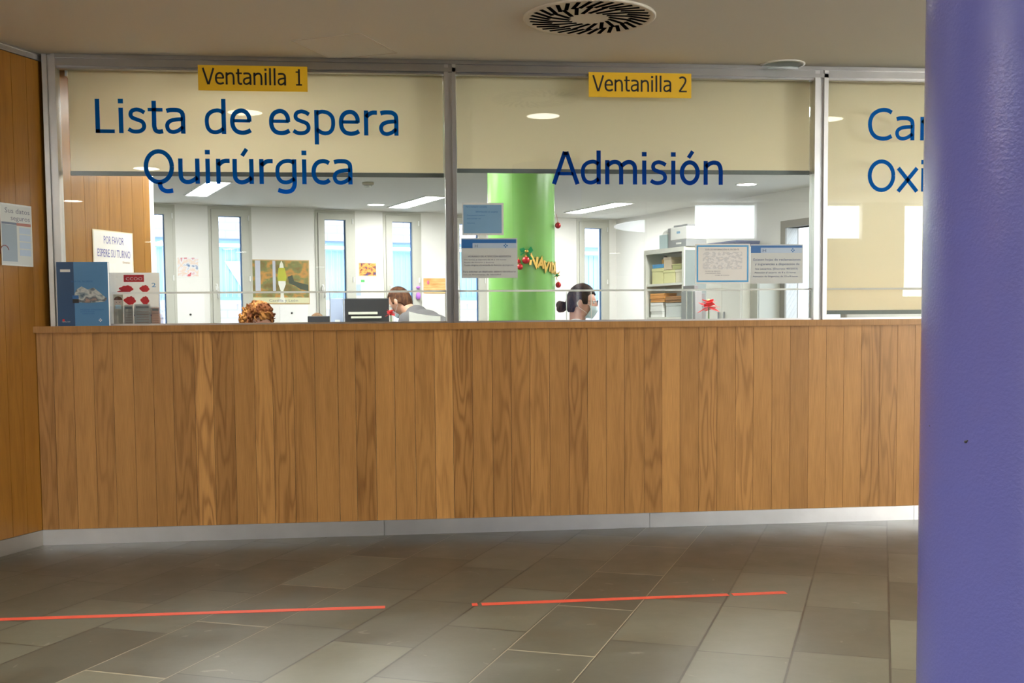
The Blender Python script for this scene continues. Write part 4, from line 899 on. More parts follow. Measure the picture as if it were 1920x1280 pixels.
wallpic('wall_photo', 'photo of a lit city at dusk between the third and fourth office windows', 'photo', 672, 706, 492, 518, picture_mat('dusk_city', [(0.02, 0.03, 0.14), (0.75, 0.22, 0.03), (0.9, 0.45, 0.12), (0.25, 0.03, 0.02), (0.05, 0.06, 0.18)], 16), 0.009, mat('pale_yellow_card', (0.75, 0.7, 0.45), 0.6))
def wn_(t, w, h):
    rect(w*.3, w*.52, h*.82, h*.96, -0.0018, mat('leaf_green_print', (0.1, 0.55, 0.15), 0.6), t); rect(w*.02, w*.30, h*.05, h*.70, -0.0018, M_pblue, t)
    mb = MB(); [mb.box(w*.36, w*.9, -0.0018, -0.0015, h*(.15+.12*i), h*(.18+.12*i)) for i in range(5)]; mb.build('text_lines', mat('pale_grey_print', (0.6, 0.6, 0.6), 0.6), parent=t)
wallpic('paper_notice', 'white leaflet with green and pale blue marks below the dusk photo', 'notice', 667, 699, 523, 556, None, 0, None, wn_)
def boardm(t, w, h):
    mb = MB(); [mb.box(0, w, -0.003, -0.0018, h*(i/5)+0.002, h*((i+1)/5)-0.002) for i in range(5)]; mb.build('slats', picture_mat('orange_wood', [(0.62, 0.28, 0.08), (0.80, 0.48, 0.18), (0.88, 0.60, 0.28)], 5, (1, 1, 8)), parent=t)
    MB().ball((w*.2, -0.01, h*.72), (0.016, 0.006, 0.026), 10, 8).build('pink_ornament', mat('pink_paint', (0.8, 0.15, 0.25), 0.5), parent=t)
wallpic('wooden_sign', 'orange slatted wooden plaque with a pink ornament beside the middle post', 'sign', 794, 835, 521.6, 550, None, 0, M_orange, boardm)
def sheet_mag(t, w, h):
    MB().ball((w*.52, -0.006, h*.55), (0.012, 0.006, 0.012), 12, 8).build('magnet', M_dark, parent=t)
def grid_mag(t, w, h):
    MB().ball((w*.42, -0.006, h*.78), (0.012, 0.006, 0.012), 12, 8).build('magnet', M_dark, parent=t)
    mb = MB(); [mb.box(w*a, w*(a+.2), -0.002, -0.0015, h*z, h*z+0.01) for a in (.05, .32, .6) for z in (.45,)]; mb.build('printed_rows', mat('pink_print', (0.6, 0.42, 0.4), 0.6), parent=t)
wallpic('whiteboard_sheet', 'large white sheet held by a dark magnet between the first and second office windows', 'notice', 328, 384, 548, 640, None, 0, mat('bright_white_paper', (0.86, 0.86, 0.85), 0.7), sheet_mag)
wallpic('whiteboard_sheet', 'white sheet with faint red rows and a dark magnet under the wide poster', 'notice', 525, 578, 571.5, 640, None, 0, mat('bright_white_paper', (0.86, 0.86, 0.85)), grid_mag)
s, z = bs(782, 555)
t = thing('hanging_ornament', 'purple ornament hanging on the frame of the fourth office window', 'ornament', loc=(*bw(s, -0.045), z), rotz=BA)
pu = mat('purple_plastic', (0.50, 0.18, 0.72), 0.4)
MB().lathe([(0.004, -.045), (.026, -.03), (.03, 0), (.024, .03), (.006, .045)], 16).build('lower_bell', pu, parent=t); MB().ball((0, 0, 0.105), (0.026, 0.02, 0.016), 14, 8).build('top_bead', pu, parent=t); MB().tube([(0, 0, .04), (0, 0, .1)], 0.002, 6).build('cord', pu, parent=t)

# ================================================================== RIGHT SIDE OF THE OFFICE
C1 = at_depth(1284.5, 461.5, 9.75); SX = (float(C1[0]), float(C1[1])); ST = float(C1[2])
def sh(px, py):      # (along depth of the room, height) on the open front of the shelf unit
    q = on_wall(px, py, SX, BA+PI/2); return float((q[:2]-np.array(SX)).dot(bn)), float(q[2])
SL = sh(1209.5, 473)[0]; SD = 0.22
t = thing('shelf_unit', 'open cream metal shelf unit holding boxes and folders, right of the woman with glasses', 'shelf', loc=(*SX, 0), rotz=BA)
MB().box(0.002, SD, 0, 0.018, 0, ST-0.031).build('side_panel', mat('blue_grey_metal', (0.20, 0.235, 0.24), 0.5), parent=t)
MB().box(0.002, SD, SL-0.018, SL, 0, ST-0.031).build('side_panel', M_cab, parent=t)
MB().box(0.0, SD, 0, SL, ST-0.03, ST).build('top_panel', M_cab, parent=t)
MB().box(SD-0.01, SD, 0.0185, SL-0.0185, 0.0, ST-0.031).build('back_panel', M_cab, parent=t)
fm = MB().box(-0.012, 0.0, 0, 0.03, 0, ST).box(-0.012, 0.0, SL-0.03, SL, 0, ST).box(-0.012, 0, 0.03, SL-0.03, ST-0.04, ST); fm.build('front_frame', M_cab, parent=t)
zs1 = sh(1247, 531)[1]; zs2 = zs1-0.30; shz = [zs1, zs2, zs2-0.32, 0.1]
for z in shz: MB().box(0.001, SD-0.011, 0.0185, SL-0.0185, z-0.02, z).build('shelf_board', M_cab, parent=t)
def item(name, label, cat, x0, x1, y0, y1, m, zbase=None, dx=(0.02, 0.15), bev=0.004, build=None, group=None):
    ya, yb = sh(x1, (y0+y1)/2)[0], sh(x0, (y0+y1)/2)[0]; ztop = sh((x0+x1)/2, y0)[1]; zb2 = sh((x0+x1)/2, y1)[1] if zbase is None else zbase
    o = np.array(SX)+bu*dx[0]+bn*ya
    h = thing(name, label, cat, loc=(float(o[0]), float(o[1]), zb2+0.0005), rotz=BA, group=group)
    D, Wd, H = dx[1]-dx[0], yb-ya, ztop-zb2
    if build: build(h, D, Wd, H, m)
    else:
        MB().bbox(0, D, 0, Wd, 0, H*0.80, bev).build('body', m, parent=h); MB().bbox(-0.003, D+0.003, -0.003, Wd+0.003, H*0.80, H, bev/2).build('lid', m, parent=h)
    return h
yw = mat('yellow_white_card', (0.72, 0.70, 0.36), 0.7); 
zA = zs1
item('file_box', 'tall yellow and white box at the left of the upper shelf', 'box', 1219, 1240, 503, 528, yw, zA)
item('file_box', 'blue lidded box lying on the yellow and white box', 'box', 1220, 1240.5, 495.5, 502.5, M_cyan, None)
item('file_box', 'long pale yellow box in the middle of the upper shelf', 'box', 1241, 1262, 506, 529, yw, zA)
item('file_box', 'pale yellow box at the right of the upper shelf', 'box', 1263, 1280, 505, 528, mat('cream_card', (0.70, 0.66, 0.50), 0.7), zA)
item('file_box', 'beige box on top of the long pale yellow box', 'box', 1241, 1255, 482, 505.5, mat('beige_card', (0.62, 0.52, 0.38), 0.7), None)
item('file_box', 'small olive box on top of the upper shelf boxes at the right', 'box', 1257, 1276, 494.5, 504.5, mat('olive_card', (0.45, 0.46, 0.20), 0.7), None)
def bott(h, D, Wd, H, m):
    MB().lathe([(Wd*.4, 0), (Wd*.45, H*.1), (Wd*.45, H*.55), (Wd*.2, H*.7), (Wd*.2, H*.82)], 16, (D/2, Wd/2, 0)).build('bottle', m, parent=h); MB().cyl((D/2, Wd/2), Wd*.22, Wd*.22, H*.82, H, 14).build('cap', M_dark, parent=h)
item('bottle', 'small amber bottle with dark cap on the blue box', 'bottle', 1228.5, 1237, 480, 495.3, mat('amber_plastic', (0.55, 0.30, 0.05), 0.3), None, build=bott)
def stack(h, D, Wd, H, m):
    r = random.Random(5); n = 5
    for i in range(n): MB().bbox(r.uniform(-.008, .004), D, r.uniform(0, .01), Wd-r.uniform(0, .01), H*i/n+0.0005, H*(i+1)/n-0.0005, 0.001).build('folder', m, parent=h)
zB = zs2
item('paper_stack', 'pile of white papers at the left of the lower shelf', 'papers', 1216, 1239, 567.5, 592, M_paper, zB, build=stack)
item('folder_stack', 'pile of orange folders on the white papers of the lower shelf', 'folders', 1215.5, 1243, 550, 566.5, M_orange, None, build=stack)
item('storage_box', 'grey box at the right of the lower shelf under a brown folder pile', 'box', 1243.5, 1279, 567.5, 592, M_greypaper, zB, (0.03, 0.15))
item('folder_stack', 'brown folders on the grey box of the lower shelf', 'folders', 1244, 1279, 555, 566.5, mat('brown_card', (0.40, 0.20, 0.07), 0.7), None, build=stack)
def printer(h, D, Wd, H, m):
    MB().bbox(0, D, 0, Wd, H*.32, H*.9, 0.008).build('body', m, parent=h); MB().bbox(-0.004, D, 0.004, Wd-.004, 0, H*.315, 0.004).build('paper_tray', M_grey, parent=h)
    MB().bbox(0.02, D-.02, .02, Wd-.02, H*.905, H, 0.004).build('output_lid', M_grey, parent=h); MB().box(-0.002, -0.0002, Wd*.4, Wd*.6, H*.6, H*.7).build('badge', M_steel, parent=h); MB().box(-.008, -.0045, Wd*.3, Wd*.6, H*.12, H*.2).build('tray_handle', M_white, parent=h)
item('office_printer', 'white and grey laser printer standing on the shelf unit', 'printer', 1257, 1287.5, 421, 462, M_white, ST, (0.0, 0.21), build=printer)
def clearbox(h, D, Wd, H, m):
    MB().box(0, D, 0, Wd, 0, H*.72).build('tank', mat('pale_blue_tank', (0.5, 0.63, 0.66), 0.2), parent=h); MB().ball((D/2, Wd/2, H*.74), (D*.5, Wd*.5, H*.26), 18, 10).build('dome_lid', M_white, parent=h)
item('plastic_container', 'pale blue container with domed lid left of the laser printer', 'container', 1231, 1246, 430, 466, M_white, ST, (0.03, 0.17), build=clearbox)
item('speaker_box', 'slim grey box between the domed container and the laser printer', 'box', 1247.5, 1255.5, 428, 464.5, M_grey, ST, (0.03, 0.15))

def rcab(label, pxa, pxb, ytop, m, d=0.42, name='storage_cabinet'):
    sa, zt2 = rs(pxb, ytop, d); sb, _ = rs(pxa, ytop, d); return sa, sb, zt2
sa1, sb1, zc1 = rcab('', 1320, 1389, 462, M_cab)
t = thing('storage_cabinet', 'tall cream two-door cabinet behind the blue-framed notice', 'cabinet', loc=(*r_end, 0), rotz=RA)
MB().box(sa1, sb1, 0.002, 0.40, 0.05, zc1).build('body', M_cab, parent=t); sm_ = (sa1+sb1)/2
for (a, b_, kx) in ((sa1+.004, sm_-.002, sm_-.05), (sm_+.002, sb1-.004, sm_+.05)):
    dd = MB().bbox(a, b_, 0.402, 0.42, 0.06, zc1-.01, 0.002).build('door', M_cab, parent=t); MB().box(kx-.006, kx+.006, 0.4205, 0.435, 1.05, 1.2).build('handle', M_grey, parent=dd)
MB().box(sa1+.01, sb1-.01, 0.02, 0.38, 0, 0.049).build('plinth', M_dark, parent=t)
sa2, sb2, zc2 = rcab('', 1390, 1440, 462, M_taupe, 0.42)
sa2 = max(dL+0.09, rs(1462, 560, 0.30)[0])
t = thing('storage_cabinet', 'grey-green cabinet between the cream cabinet and the open door', 'cabinet', loc=(*r_end, 0), rotz=RA)  # made-up cabinet standing for a greyer stretch of the side wall
gt = mat('grey_green_wall_tone', (0.44, 0.44, 0.38), 0.5); sb2 = sa1-0.006
MB().box(sa2, sb2, 0.002, 0.28, 0.0, zc1-0.32).build('body', gt, parent=t); dd = MB().bbox(sa2+.003, sb2-.003, 0.282, 0.30, 0.03, zc1-.33, 0.002).build('door', gt, parent=t); MB().box(sa2+.05, sa2+.062, 0.3005, 0.32, 0.95, 1.1).build('handle', M_grey, parent=dd)
s_, z_ = rs(1403, 450, 0.2); s2_, _ = rs(1346, 450, 0.2)
t = thing('storage_box', 'dark blue box lying on the cream cabinet above the blue-framed notice', 'box', loc=(*r_end, zc1+.001), rotz=RA)
MB().bbox(max(s_, sa1+.02), s2_, 0.05, 0.36, 0, 0.055, 0.006).build('body', mat('dusty_blue_card', (0.16, 0.19, 0.33), 0.6), parent=t); MB().bbox(max(s_, sa1+.02)-.004, s2_+.004, 0.046, 0.364, 0.0555, 0.078, 0.005).build('lid', mat('dusty_blue_card', (0.16, 0.19, 0.33)), parent=t)
# taupe cupboard of the corridor seen through the door
t = thing('corridor_cupboard', 'taupe cupboard seen through the open office door', 'cupboard', loc=(*r_end, 0), rotz=RA)
MB().bbox(dL-0.30, dL-0.052, -1.5, -1.05, 0.0, 1.60, 0.004).build('body', M_taupe, parent=t); MB().bbox(dL-0.296, dL-0.056, -1.05+0.001, -1.03, 0.03, 1.58, 0.003).build('door', M_taupe, parent=t)

# ================================================================== FIGURES
def remesh(mb, name, m, parent, vox, smooth_it=4, loc=(0, 0, 0)):
    o = mb.build(name, m); md = o.modifiers.new('r', 'REMESH'); md.mode = 'VOXEL'; md.voxel_size = vox
    s = o.modifiers.new('s', 'SMOOTH'); s.iterations = smooth_it; s.factor = 0.5
    dg = bpy.context.evaluated_depsgraph_get(); dg.update(); me = bpy.data.meshes.new_from_object(o.evaluated_get(dg)); old = o.data
    o.modifiers.clear(); o.data = me; bpy.data.meshes.remove(old); me.name = name
    me.polygons.foreach_set('use_smooth', [True]*len(me.polygons))
    if not me.materials: me.materials.append(m)
    o.parent = parent; o.location = loc; return o
def g(x, s): return math.exp(-(x/s)**2)
def head_shape(mb, T, grow=1.0):
    n, mm = 40, 30; vs = []; 
    for j in range(mm+1):
        a = -PI/2+PI*j/mm
        for i in range(n):
            b_ = 2*PI*i/n; x, y, z = math.cos(a)*math.sin(b_), -math.cos(a)*math.cos(b_), math.sin(a)
            X, Y, Zz = x*0.074, y*0.095, z*0.118
            if z < 0:
                k = 1-0.34*(-z)**1.6; X *= k
                if y < 0: Y *= 1-0.12*(-z)**2
                else: Y *= 1-0.42*(-z)**1.2
            if y < 0 and abs(x) < .9:
                f_ = 1.0
                Y -= 0.024*g(X, .011)*g(Zz+.022, .017)+0.010*g(X, .009)*g(Zz-.002, .02)   # nose
                Y += 0.010*(g(X-.031, .015)+g(X+.031, .015))*g(Zz-.006, .011)                # eye sockets
                Y -= 0.005*g(Zz-.026, .010)*g(X, .045)                                         # brow
                Y -= 0.008*g(X, .020)*g(Zz+.062, .008)-0.003*g(X, .02)*g(Zz+.0605, .002)      # mouth
                Y -= 0.008*g(X, .020)*g(Zz+.098, .014)                                         # chin
            vs.append(tuple(T @ Vector((X*grow, Y*grow, Zz*grow))))
    fs = [(j*n+i, j*n+(i+1) % n, (j+1)*n+(i+1) % n, (j+1)*n+i) for j in range(mm) for i in range(n)]
    mb.add(vs, fs, True)
    for sx in (-1, 1):
        e = MB(); e.ball((0, 0, 0), (0.007, 0.018, 0.031), 12, 8); mb.add([tuple(T @ Vector((sx*(0.076+v[0]+0.003), 0.012+v[1], -0.012+v[2]))) for v in e.v], e.f, True)
def hair_cap(T, kind, seed=1):
    rnd = random.Random(seed); mb = MB(); n, mm = 48, 34; vs = []
    for j in range(mm+1):
        a = -PI/2+PI*j/mm
        for i in range(n):
            b_ = 2*PI*i/n; x, y, z = math.cos(a)*math.sin(b_), -math.cos(a)*math.cos(b_), math.sin(a)
            hl = 0.42+0.15*abs(x) if kind != 'curly' else 0.38
            inside = (y < {'bun': -0.45, 'short': -0.32}.get(kind, -0.15) and z < hl) or (z < -0.15-0.55*max(0, y) and y < 0.45) or z < -0.62
            k = 0.80 if inside else (1.10 if kind == 'short' else 1.09)
            if not inside: k += 0.012*math.sin(i*1.9+j*0.7)+0.01*math.sin(j*2.3+i)
            vs.append(tuple(T @ Vector((x*.076*k, y*.097*k, z*.118*k))))
    mb.add(vs, [(j*n+i, j*n+(i+1) % n, (j+1)*n+(i+1) % n, (j+1)*n+i) for j in range(mm) for i in range(n)], True)
    if kind == 'curly':
        for q_ in range(420):
            a = rnd.uniform(-0.55, 1.45); b_ = rnd.uniform(0, 2*PI); x, y, z = math.cos(a)*math.sin(b_), -math.cos(a)*math.cos(b_), math.sin(a)
            if y < -0.25 and z < 0.42: continue
            r = rnd.uniform(.006, .010); k = rnd.uniform(1.02, 1.24)
            c_ = Vector((x*.080*k, y*.098*k, z*.113*k)); p = []
            t0 = rnd.uniform(0, 6)
            for s in range(7): p.append(tuple(T @ (c_+Vector((0.010*math.cos(t0+s), 0.010*math.sin(t0+s), -0.007*s)))))
            mb.tube(p, [r*.5, r*.7, r*.7, r*.7, r*.6, r*.5, r*.25], 6)
    if kind == 'bun':
        for (c_, r) in (((0, .128, -.045), (.040, .036, .038)), ((0.01, .145, -.035), (.026, .026, .03)), ((-0.012, .14, -.06), (.026, .026, .026)), ((0, .098, -.03), (.02, .03, .022))):
            e = MB().ball(c_, r, 16, 10); mb.add([tuple(T @ Vector(v)) for v in e.v], e.f, True)
    return mb
def hair_mat(name, dark, light, sc=60):
    m = picture_mat(name, [dark, dark, light, light], sc, (1, 1, 0.35), 4); b = m.node_tree.nodes['Principled BSDF']; b.inputs['Roughness'].default_value = 0.75; b.inputs['Specular IOR Level'].default_value = 0.15; return m
def hand(mb, wr, d, side):
    wr = Vector(wr); d = Vector(d).normalized(); up = Vector((0, 0, 1)); lat = d.cross(up).normalized()*side
    palm = wr+d*0.085; mb.limb(wr, palm, .026, .034, 12, 0.5); mb.limb(wr+lat*.018, palm+lat*.022, .018, .020, 10, .7); mb.limb(wr-lat*.018, palm-lat*.022, .018, .020, 10, .7)
    for i, (o, L) in enumerate(((-.033, .056), (-.011, .070), (.012, .074), (.034, .066))):
        a = palm+lat*o; m1 = a+d*(L*.5)+up*(.004); e = m1+d*(L*.42)-up*(.016)
        mb.limb(a, m1, .0095, .0088, 8); mb.limb(m1, e, .0088, .0075, 8)
    a = wr+d*.03+lat*.026; m1 = a+d*.03+lat*.028-up*.004; e = m1+d*.032+lat*.004-up*.006
    mb.limb(a, m1, .013, .011, 8); mb.limb(m1, e, .011, .009, 8)
def figure(label, px, py, dep, face_deg, lean, hpitch, hair_kind, hm, top_m, skin, standing=False, mask=False, glasses=False, desk_z=0.74, seed=1, chair=True, hyaw=0.0):
    tgt = at_depth(px, py, dep); ll = math.radians(lean); hp_ = math.radians(hpitch)
    pel = Vector((0, 0, 0)); ld = Vector((0, -math.sin(ll), math.cos(ll)))
    chest = ld*0.34+Vector((0, .02, 0)); nb = ld*0.49; hd = Vector((0, -math.sin(hp_), math.cos(hp_))); hc_ = nb+Vector((0, -math.sin((ll+hp_)/2), math.cos((ll+hp_)/2)))*0.175
    PZ = float(tgt[2])-hc_.z
    off = Vector((0, 0, PZ)); pel, chest, nb, hc_ = pel+off, chest+off, nb+off, hc_+off
    th = math.radians(face_deg)     # world direction the chest faces is (sin, -cos)
    root = thing('person', label, 'person', rotz=th)
    lx = Vector((0, hc_.y, 0)); wx_, wy_ = -math.sin(th)*lx.y, math.cos(th)*lx.y
    root.location = (float(tgt[0])-wx_, float(tgt[1])-wy_, 0)
    T = Matrix.Translation(hc_) @ Matrix.Rotation(math.radians(hyaw), 4, 'Z') @ Matrix.Rotation(hp_, 4, 'X')
    b = MB(); head_shape(b, T); b.limb(nb-ld*.03, T @ Vector((0, .022, -.055)), .056, .054, 16)
    # torso, arms
    def tors(mb, e):
        mb.limb(pel+Vector((.07, 0, 0)), pel+Vector((-.07, 0, 0)), .12+e, .12+e, 18, .9); 
        for k, (rx, ry_) in enumerate(((.15, .11), (.145, .10), (.155, .105), (.17, .11), (.175, .10), (.13, .07))):
            c0 = pel.lerp(nb-ld*.03, k/5); mb.ball(tuple(c0+Vector((0, .01, 0))), (rx+e, ry_+e, .10), 20, 12)
        for s in (-1, 1): mb.limb(nb-ld*.05, nb-ld*.055+Vector((s*.17, .01, -.01)), .06+e, .058+e, 14)
    tors(b, -.012)
    shs = []; dz = desk_z+.03
    for s in (-1, 1):
        sh_ = nb-ld*.055+Vector((s*.185, .01, -.015)); el = sh_+Vector((s*.05, -.12, -.25)); 
        if standing: el = sh_+Vector((s*.06, -.05, -.26))
        wr = Vector((s*.13, el.y-.20, max(dz+.01, el.z-.12)))
        if (wr-el).length > .27: wr = el+(wr-el).normalized()*.27
        b.limb(sh_, el, .042, .036, 12); b.limb(el, wr, .036, .025, 12); hand(b, wr, (wr-el)*Vector((1, 1, .1)), -s); shs.append((sh_, el, wr))
    legs = []
    for s in (-1, 1):
        hip = pel+Vector((s*.09, 0, -.03))
        if standing: kn = Vector((s*.10, .02, hip.z*.53)); an = Vector((s*.11, .05, .08))
        else:
            kn = hip+Vector((s*.05, -.42, .01)); an = Vector((kn.x, kn.y+.04, .08))
        b.limb(hip, kn, .07, .05, 14); b.limb(kn, an, .05, .036, 12); b.limb(an, an+Vector((0, -.13, -.035)), .035, .03, 10, .8); legs.append((hip, kn, an))
    body = remesh(b, 'body', skin, root, 0.0062, 3)
    c = MB(); tors(c, .006)
    for sh_, el, wr in shs: c.limb(sh_, el, .054, .047, 14); c.limb(el, el.lerp(wr, .8), .047, .037, 14)
    sh_o = remesh(c, 'shirt', top_m, root, 0.009, 4)
    MB().lathe([(.068, -.012), (.072, .0), (.066, .012), (.058, .010), (.058, -.012)], 24).build('collar', top_m, parent=root, loc=tuple(nb+ld*.012), rot=(ll*.8, 0, 0))
    c = MB(); c.limb(pel+Vector((.07, 0, -.01)), pel+Vector((-.07, 0, -.01)), .132, .132, 18, .95)
    for hip, kn, an in legs: c.limb(hip, kn, .09, .068, 14); c.limb(kn, an+Vector((0, 0, .03)), .066, .05, 14)
    remesh(c, 'trousers', mat('dark_trousers', (0.03, 0.035, 0.05), 0.8), root, 0.012, 4)
    for hip, kn, an in legs:
        f = MB(); f.limb(an+Vector((0, .03, -.03)), an+Vector((0, -.16, -.042)), .046, .036, 14, .85); remesh(f, 'shoe', M_dark, root, .008, 2)
    hr = hair_cap(T, hair_kind, seed); remesh(hr, 'hair', hm, root, 0.0055 if hair_kind != 'curly' else 0.004, 2 if hair_kind != 'curly' else 1)
    for s in (-1, 1):
        ey = MB().ball((0, 0, 0), .0115, 14, 10).build('eye', M_white, parent=root, loc=tuple(T @ Vector((s*.031, -.079, .006)))); MB().ball((0, -.0085, 0), (.005, .0035, .005), 10, 8).build('iris', M_dark, parent=ey)
    if mask:
        m_ = MB(); nn = 14; vs = []; 
        for lay in (0, 1):
            for j in range(9):
                zz = -.020-.085*j/8
                for i in range(nn+1):
                    u = -1+2*i/nn; X_ = u*.062*(1-.25*(j/8)**2); bulge = .122-.006*abs(j/8-.3)*6-.058*abs(u)**2.2-.01*(j/8)**2; vs.append(tuple(T @ Vector((X_, -(bulge+lay*.0015), zz))))
        N1 = nn+1; fs = [(lay*9*N1+j*N1+i, lay*9*N1+j*N1+i+1, lay*9*N1+(j+1)*N1+i+1, lay*9*N1+(j+1)*N1+i) for lay in (0, 1) for j in range(8) for i in range(nn)]
        m_.add(vs, fs, True); mo = m_.build('face_mask', M_maskw, parent=root)
        for s in (-1, 1):
            MB().tube([tuple(T @ Vector(v)) for v in ((s*.060, -.066, -.026), (s*.074, -.03, -.006), (s*.081, .02, .012), (s*.083, .034, -.012), (s*.078, .018, -.04), (s*.068, -.03, -.066), (s*.05, -.07, -.095))], .0013, 6).build('strap', M_white, parent=mo)
    if glasses:
        m_ = MB()
        for s in (-1, 1):
            m_.tube([tuple(T @ Vector((s*.033+.024*math.cos(a), -.108, .004+.017*math.sin(a)))) for a in np.linspace(0, 2*PI, 20)], .0018, 6); m_.tube([tuple(T @ Vector(v)) for v in ((s*.057, -.107, .010), (s*.076, -.06, .010), (s*.080, .01, .008), (s*.08, .03, -.008))], .0018, 6)
        m_.tube([tuple(T @ Vector(v)) for v in ((-.009, -.109, .006), (0, -.112, .008), (.009, -.109, .006))], .0016, 6); m_.build('glasses', M_dark, parent=root)
    seatz = pel.z-.13
    if not standing and chair:
        ch = thing('office_chair', 'dark swivel chair under ' + label.split(',')[0], 'chair', loc=(root.location.x, root.location.y, 0), rotz=th)
        cm = mat('charcoal_fabric', (0.04, 0.042, 0.05), 0.9)
        MB().bbox(-.23, .23, -.25, .22, seatz-.08, seatz-.012, .02).build('seat', cm, parent=ch); MB().bbox(-.2, .2, .19, .235, seatz+.08, min(seatz+.45, 1.02), .018).build('backrest', cm, parent=ch)
        MB().box(-.03, .03, .222, .24, seatz-.06, seatz+.2).build('back_bracket', M_dark, parent=ch); MB().cyl((0, 0), .028, .028, .09, seatz-.081, 16).build('gas_post', M_alu, parent=ch)
        for k in range(5):
            a = 2*PI*k/5+.3; lg = MB().limb((0, 0, .09), (.27*math.cos(a), .27*math.sin(a), .075), .022, .014, 8).build('leg', M_dark, parent=ch); MB().ball((.27*math.cos(a), .27*math.sin(a), .027), (.026, .026, .026), 12, 8).build('castor', M_dark, parent=lg)
    return root
def desk(label, x, y, rz, L=1.3, D=0.65, z=0.74):
    t = thing('office_desk', label, 'desk', loc=(x, y, 0), rotz=rz)
    MB().bbox(-L/2, L/2, -D/2, D/2, z-.028, z, .003).build('desktop', M_cab, parent=t)
    for sx in (-1, 1):
        for sy in (-1, 1): MB().box(sx*(L/2-.05)-.02, sx*(L/2-.05)+.02, sy*(D/2-.05)-.02, sy*(D/2-.05)+.02, 0, z-.0285).build('leg', M_grey, parent=t)
    return t
skA = mat('pale_skin', (0.66, 0.36, 0.27), 0.5); skB = mat('warm_skin', (0.60, 0.32, 0.21), 0.5)
figure('person with curly auburn hair seated low behind the counter, in front of the wide poster', 483, 602, 7.2, 58, 12, 24, 'curly', hair_mat('auburn_hair', (0.15, 0.045, 0.012), (0.42, 0.19, 0.05), 18), mat('blue_blouse', (0.12, 0.2, 0.4), 0.8), skA, mask=True, glasses=True, seed=4)
figure('person in grey shirt with short brown hair, bending over a desk behind the black screen', 750, 565, 9.2, -128, 66, 30, 'short', hair_mat('brown_hair', (0.06, 0.025, 0.015), (0.13, 0.06, 0.03), 50), mat('grey_shirt', (0.13, 0.125, 0.13), 0.85), skB, standing=True, mask=True)
figure('person with dark bun, glasses and face mask, in profile behind the second window', 1090, 566, 7.7, 84, 8, 6, 'bun', hair_mat('dark_brown_hair', (0.014, 0.009, 0.008), (0.05, 0.03, 0.022), 60), mat('white_coat', (0.75, 0.76, 0.78), 0.8), skA, mask=True, glasses=True)
figure('person with light brown hair, only the crown showing above a dark screen', 595, 612, 10.6, 5, 8, 10, 'short', hair_mat('light_brown_hair', (0.30, 0.17, 0.09), (0.48, 0.30, 0.18), 50), mat('light_top', (0.6, 0.62, 0.66), 0.8), skA, chair=True)

def screen(label, xa, xb, ya, dep, desk_label, rz=0.0, zdesk=0.74, strips=True):
    P = at_depth((xa+xb)/2, ya, dep); w = (xb-xa)/FPX*dep; zt2 = float(P[2])
    t = thing('computer_monitor', label, 'monitor', loc=(float(P[0]), float(P[1]), zdesk), rotz=rz); h = zt2-zdesk
    MB().bbox(-w/2, w/2, 0, .03, .12, h, .006).build('casing', M_dark, parent=t)
    MB().box(-w/2+.012, w/2-.012, .0302, .032, .13, h-.012).build('display', mat('dark_display', (0.02, 0.03, 0.05), 0.1), parent=t)
    MB().bbox(-.03, .03, -.02, -.001, .02, .30, .004).build('stand', M_dark, parent=t); MB().bbox(-.12, .12, -.09, .09, 0.0005, .018, .004).build('foot', M_dark, parent=t)
    if strips: MB().box(-w/2+.03, w/2-.09, -.012, -.0005, h-.125, h-.105).box(-w/2+.05, w/2-.06, -.012, -.0005, h-.155, h-.14).build('vent_strip', mat('pale_vent', (0.6, 0.62, 0.52), 0.5), parent=t)
    return float(P[0]), float(P[1])
x, y = screen('large black screen seen from behind at the left of the bending person', 646, 729, 559, 8.8, '')
desk('white desk under the large black screen and the bending person', x+0.06, y+0.28, 0.05, 0.72, 0.75)
x2, y2 = screen('dark screen with only its top edge showing, right of the wide poster', 577, 618, 592.3, 9.3, '', strips=False)
desk('white desk under the dark screen right of the wide poster', x2-.30, y2+.05, 0.0, 0.7, 0.45)
P = at_depth(632, 559, 8.9)  # box made up to give the bluish tone beside the screen
t = thing('file_box', 'pale lilac file box standing at the left of the large black screen', 'box', loc=(float(P[0]), float(P[1]), .7405)); hh = float(P[2])-.7405
MB().bbox(-.054, .046, 0, .25, 0, hh, .004).build('body', mat('lilac_tone', (0.42, 0.48, 0.66), 0.5), parent=t); MB().box(-.02, .02, -.002, -.0002, hh*.5, hh*.7).build('white_tab', M_paper, parent=t)
P = at_depth(733, 585, 8.7)
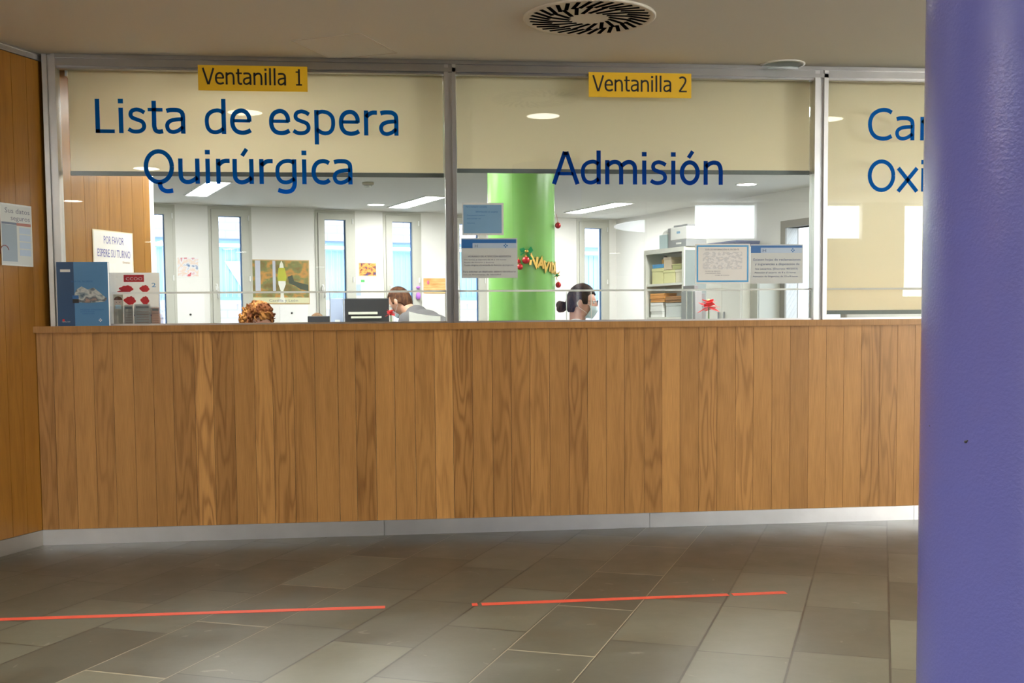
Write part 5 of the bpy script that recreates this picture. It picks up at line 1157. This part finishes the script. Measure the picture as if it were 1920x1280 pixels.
def poinsettia(label, P, zbase, s=1.0):
    t = thing('poinsettia', label, 'plant', loc=(float(P[0]), float(P[1]), zbase)); hh = float(P[2])-zbase
    MB().lathe([(.04, 0), (.055, .09), (.058, .1), (.05, .1)], 20).build('pot', mat('terracotta', (0.5, 0.16, 0.07), 0.7), parent=t)
    MB().limb((0, 0, .09), (0, 0, hh-.01), .006, .004, 8).build('stem', mat('stem_green', (0.08, 0.2, 0.05), 0.7), parent=t)
    r = random.Random(9)
    for k in range(16):
        a = 2*PI*k/8+(.3 if k > 7 else 0); L = (.058 if k < 8 else .04)*s; zz = hh+(-.012 if k < 8 else .012)*s; dz_ = r.uniform(-.03, .03)*s; c_, s_ = math.cos(a), math.sin(a)
        pts = [(0, 0), (L*.45, L*.42), (L, 0), (L*.45, -L*.42)]
        mb = MB(); v = [(c_*p-s_*q_, s_*p+c_*q_, zz+dz_*(p/L)+(0.0)) for p, q_ in pts]; mb.add(v+[(a1, b1, c1-.003) for a1, b1, c1 in v], [(0, 1, 2, 3), (7, 6, 5, 4), (0, 4, 5, 1), (1, 5, 6, 2), (2, 6, 7, 3), (3, 7, 4, 0)]); mb.build('petal', M_red, parent=t)
    MB().ball((0, 0, hh+.016*s), .009*s, 10, 8).build('flower_centre', M_gold, parent=t)
poinsettia('red poinsettia on the desk under the face of the bending person', P, .7405, .75)
P = at_depth(795, 586, 8.3); 
t = thing('paper_sheet', 'white sheet of paper standing in front of the bending person', 'paper', loc=(float(P[0]), float(P[1]), .7405)); hh = float(P[2])-.7405
MB().plate([(-.11, 0), (.12, 0), (.12, hh-.028), (.02, hh-.018), (-.06, hh-.004), (-.11, hh+.01)], 0, .002).build('sheet', M_paper, parent=t)
MB().bbox(-.12, .12, .004, .05, 0, .02, .003).build('holder_foot', M_grey, parent=t); MB().box(-.01, .01, .003, .01, .02, hh-.06).build('holder_back', M_grey, parent=t)
desk('white desk under the standing sheet of paper', float(P[0])-.12, float(P[1])+.02, 0.0, 0.5, 0.3)
P = at_depth(1329, 570, 9.0)
gq = at_depth(1314, 545, 9.15)
desk('white side table under the grey office machine and poinsettia', float(gq[0])+.02, float(gq[1])+.1, BA, 0.42, 0.5, 0.9)
t = thing('office_machine', 'grey office machine with stepped top beside the red poinsettia', 'machine', loc=(float(gq[0]), float(gq[1]), .9005), rotz=BA); hh = float(gq[2])-.9005
MB().bbox(-.055, .012, 0, .2, 0, hh, .005).build('body', M_grey, parent=t); MB().bbox(.0125, .05, .01, .19, 0, hh-.02, .005).build('side_unit', mat('darker_grey_plastic', (0.19, 0.18, 0.19), 0.5), parent=t); MB().bbox(-.05, -.01, .02, .18, hh+.0005, hh+.045, .004).build('feeder', mat('darker_grey_plastic', (0.19, 0.18, 0.19)), parent=t)
poinsettia('red poinsettia beside the grey office machine, in front of the cream cabinet', P, .9005, 1.6)
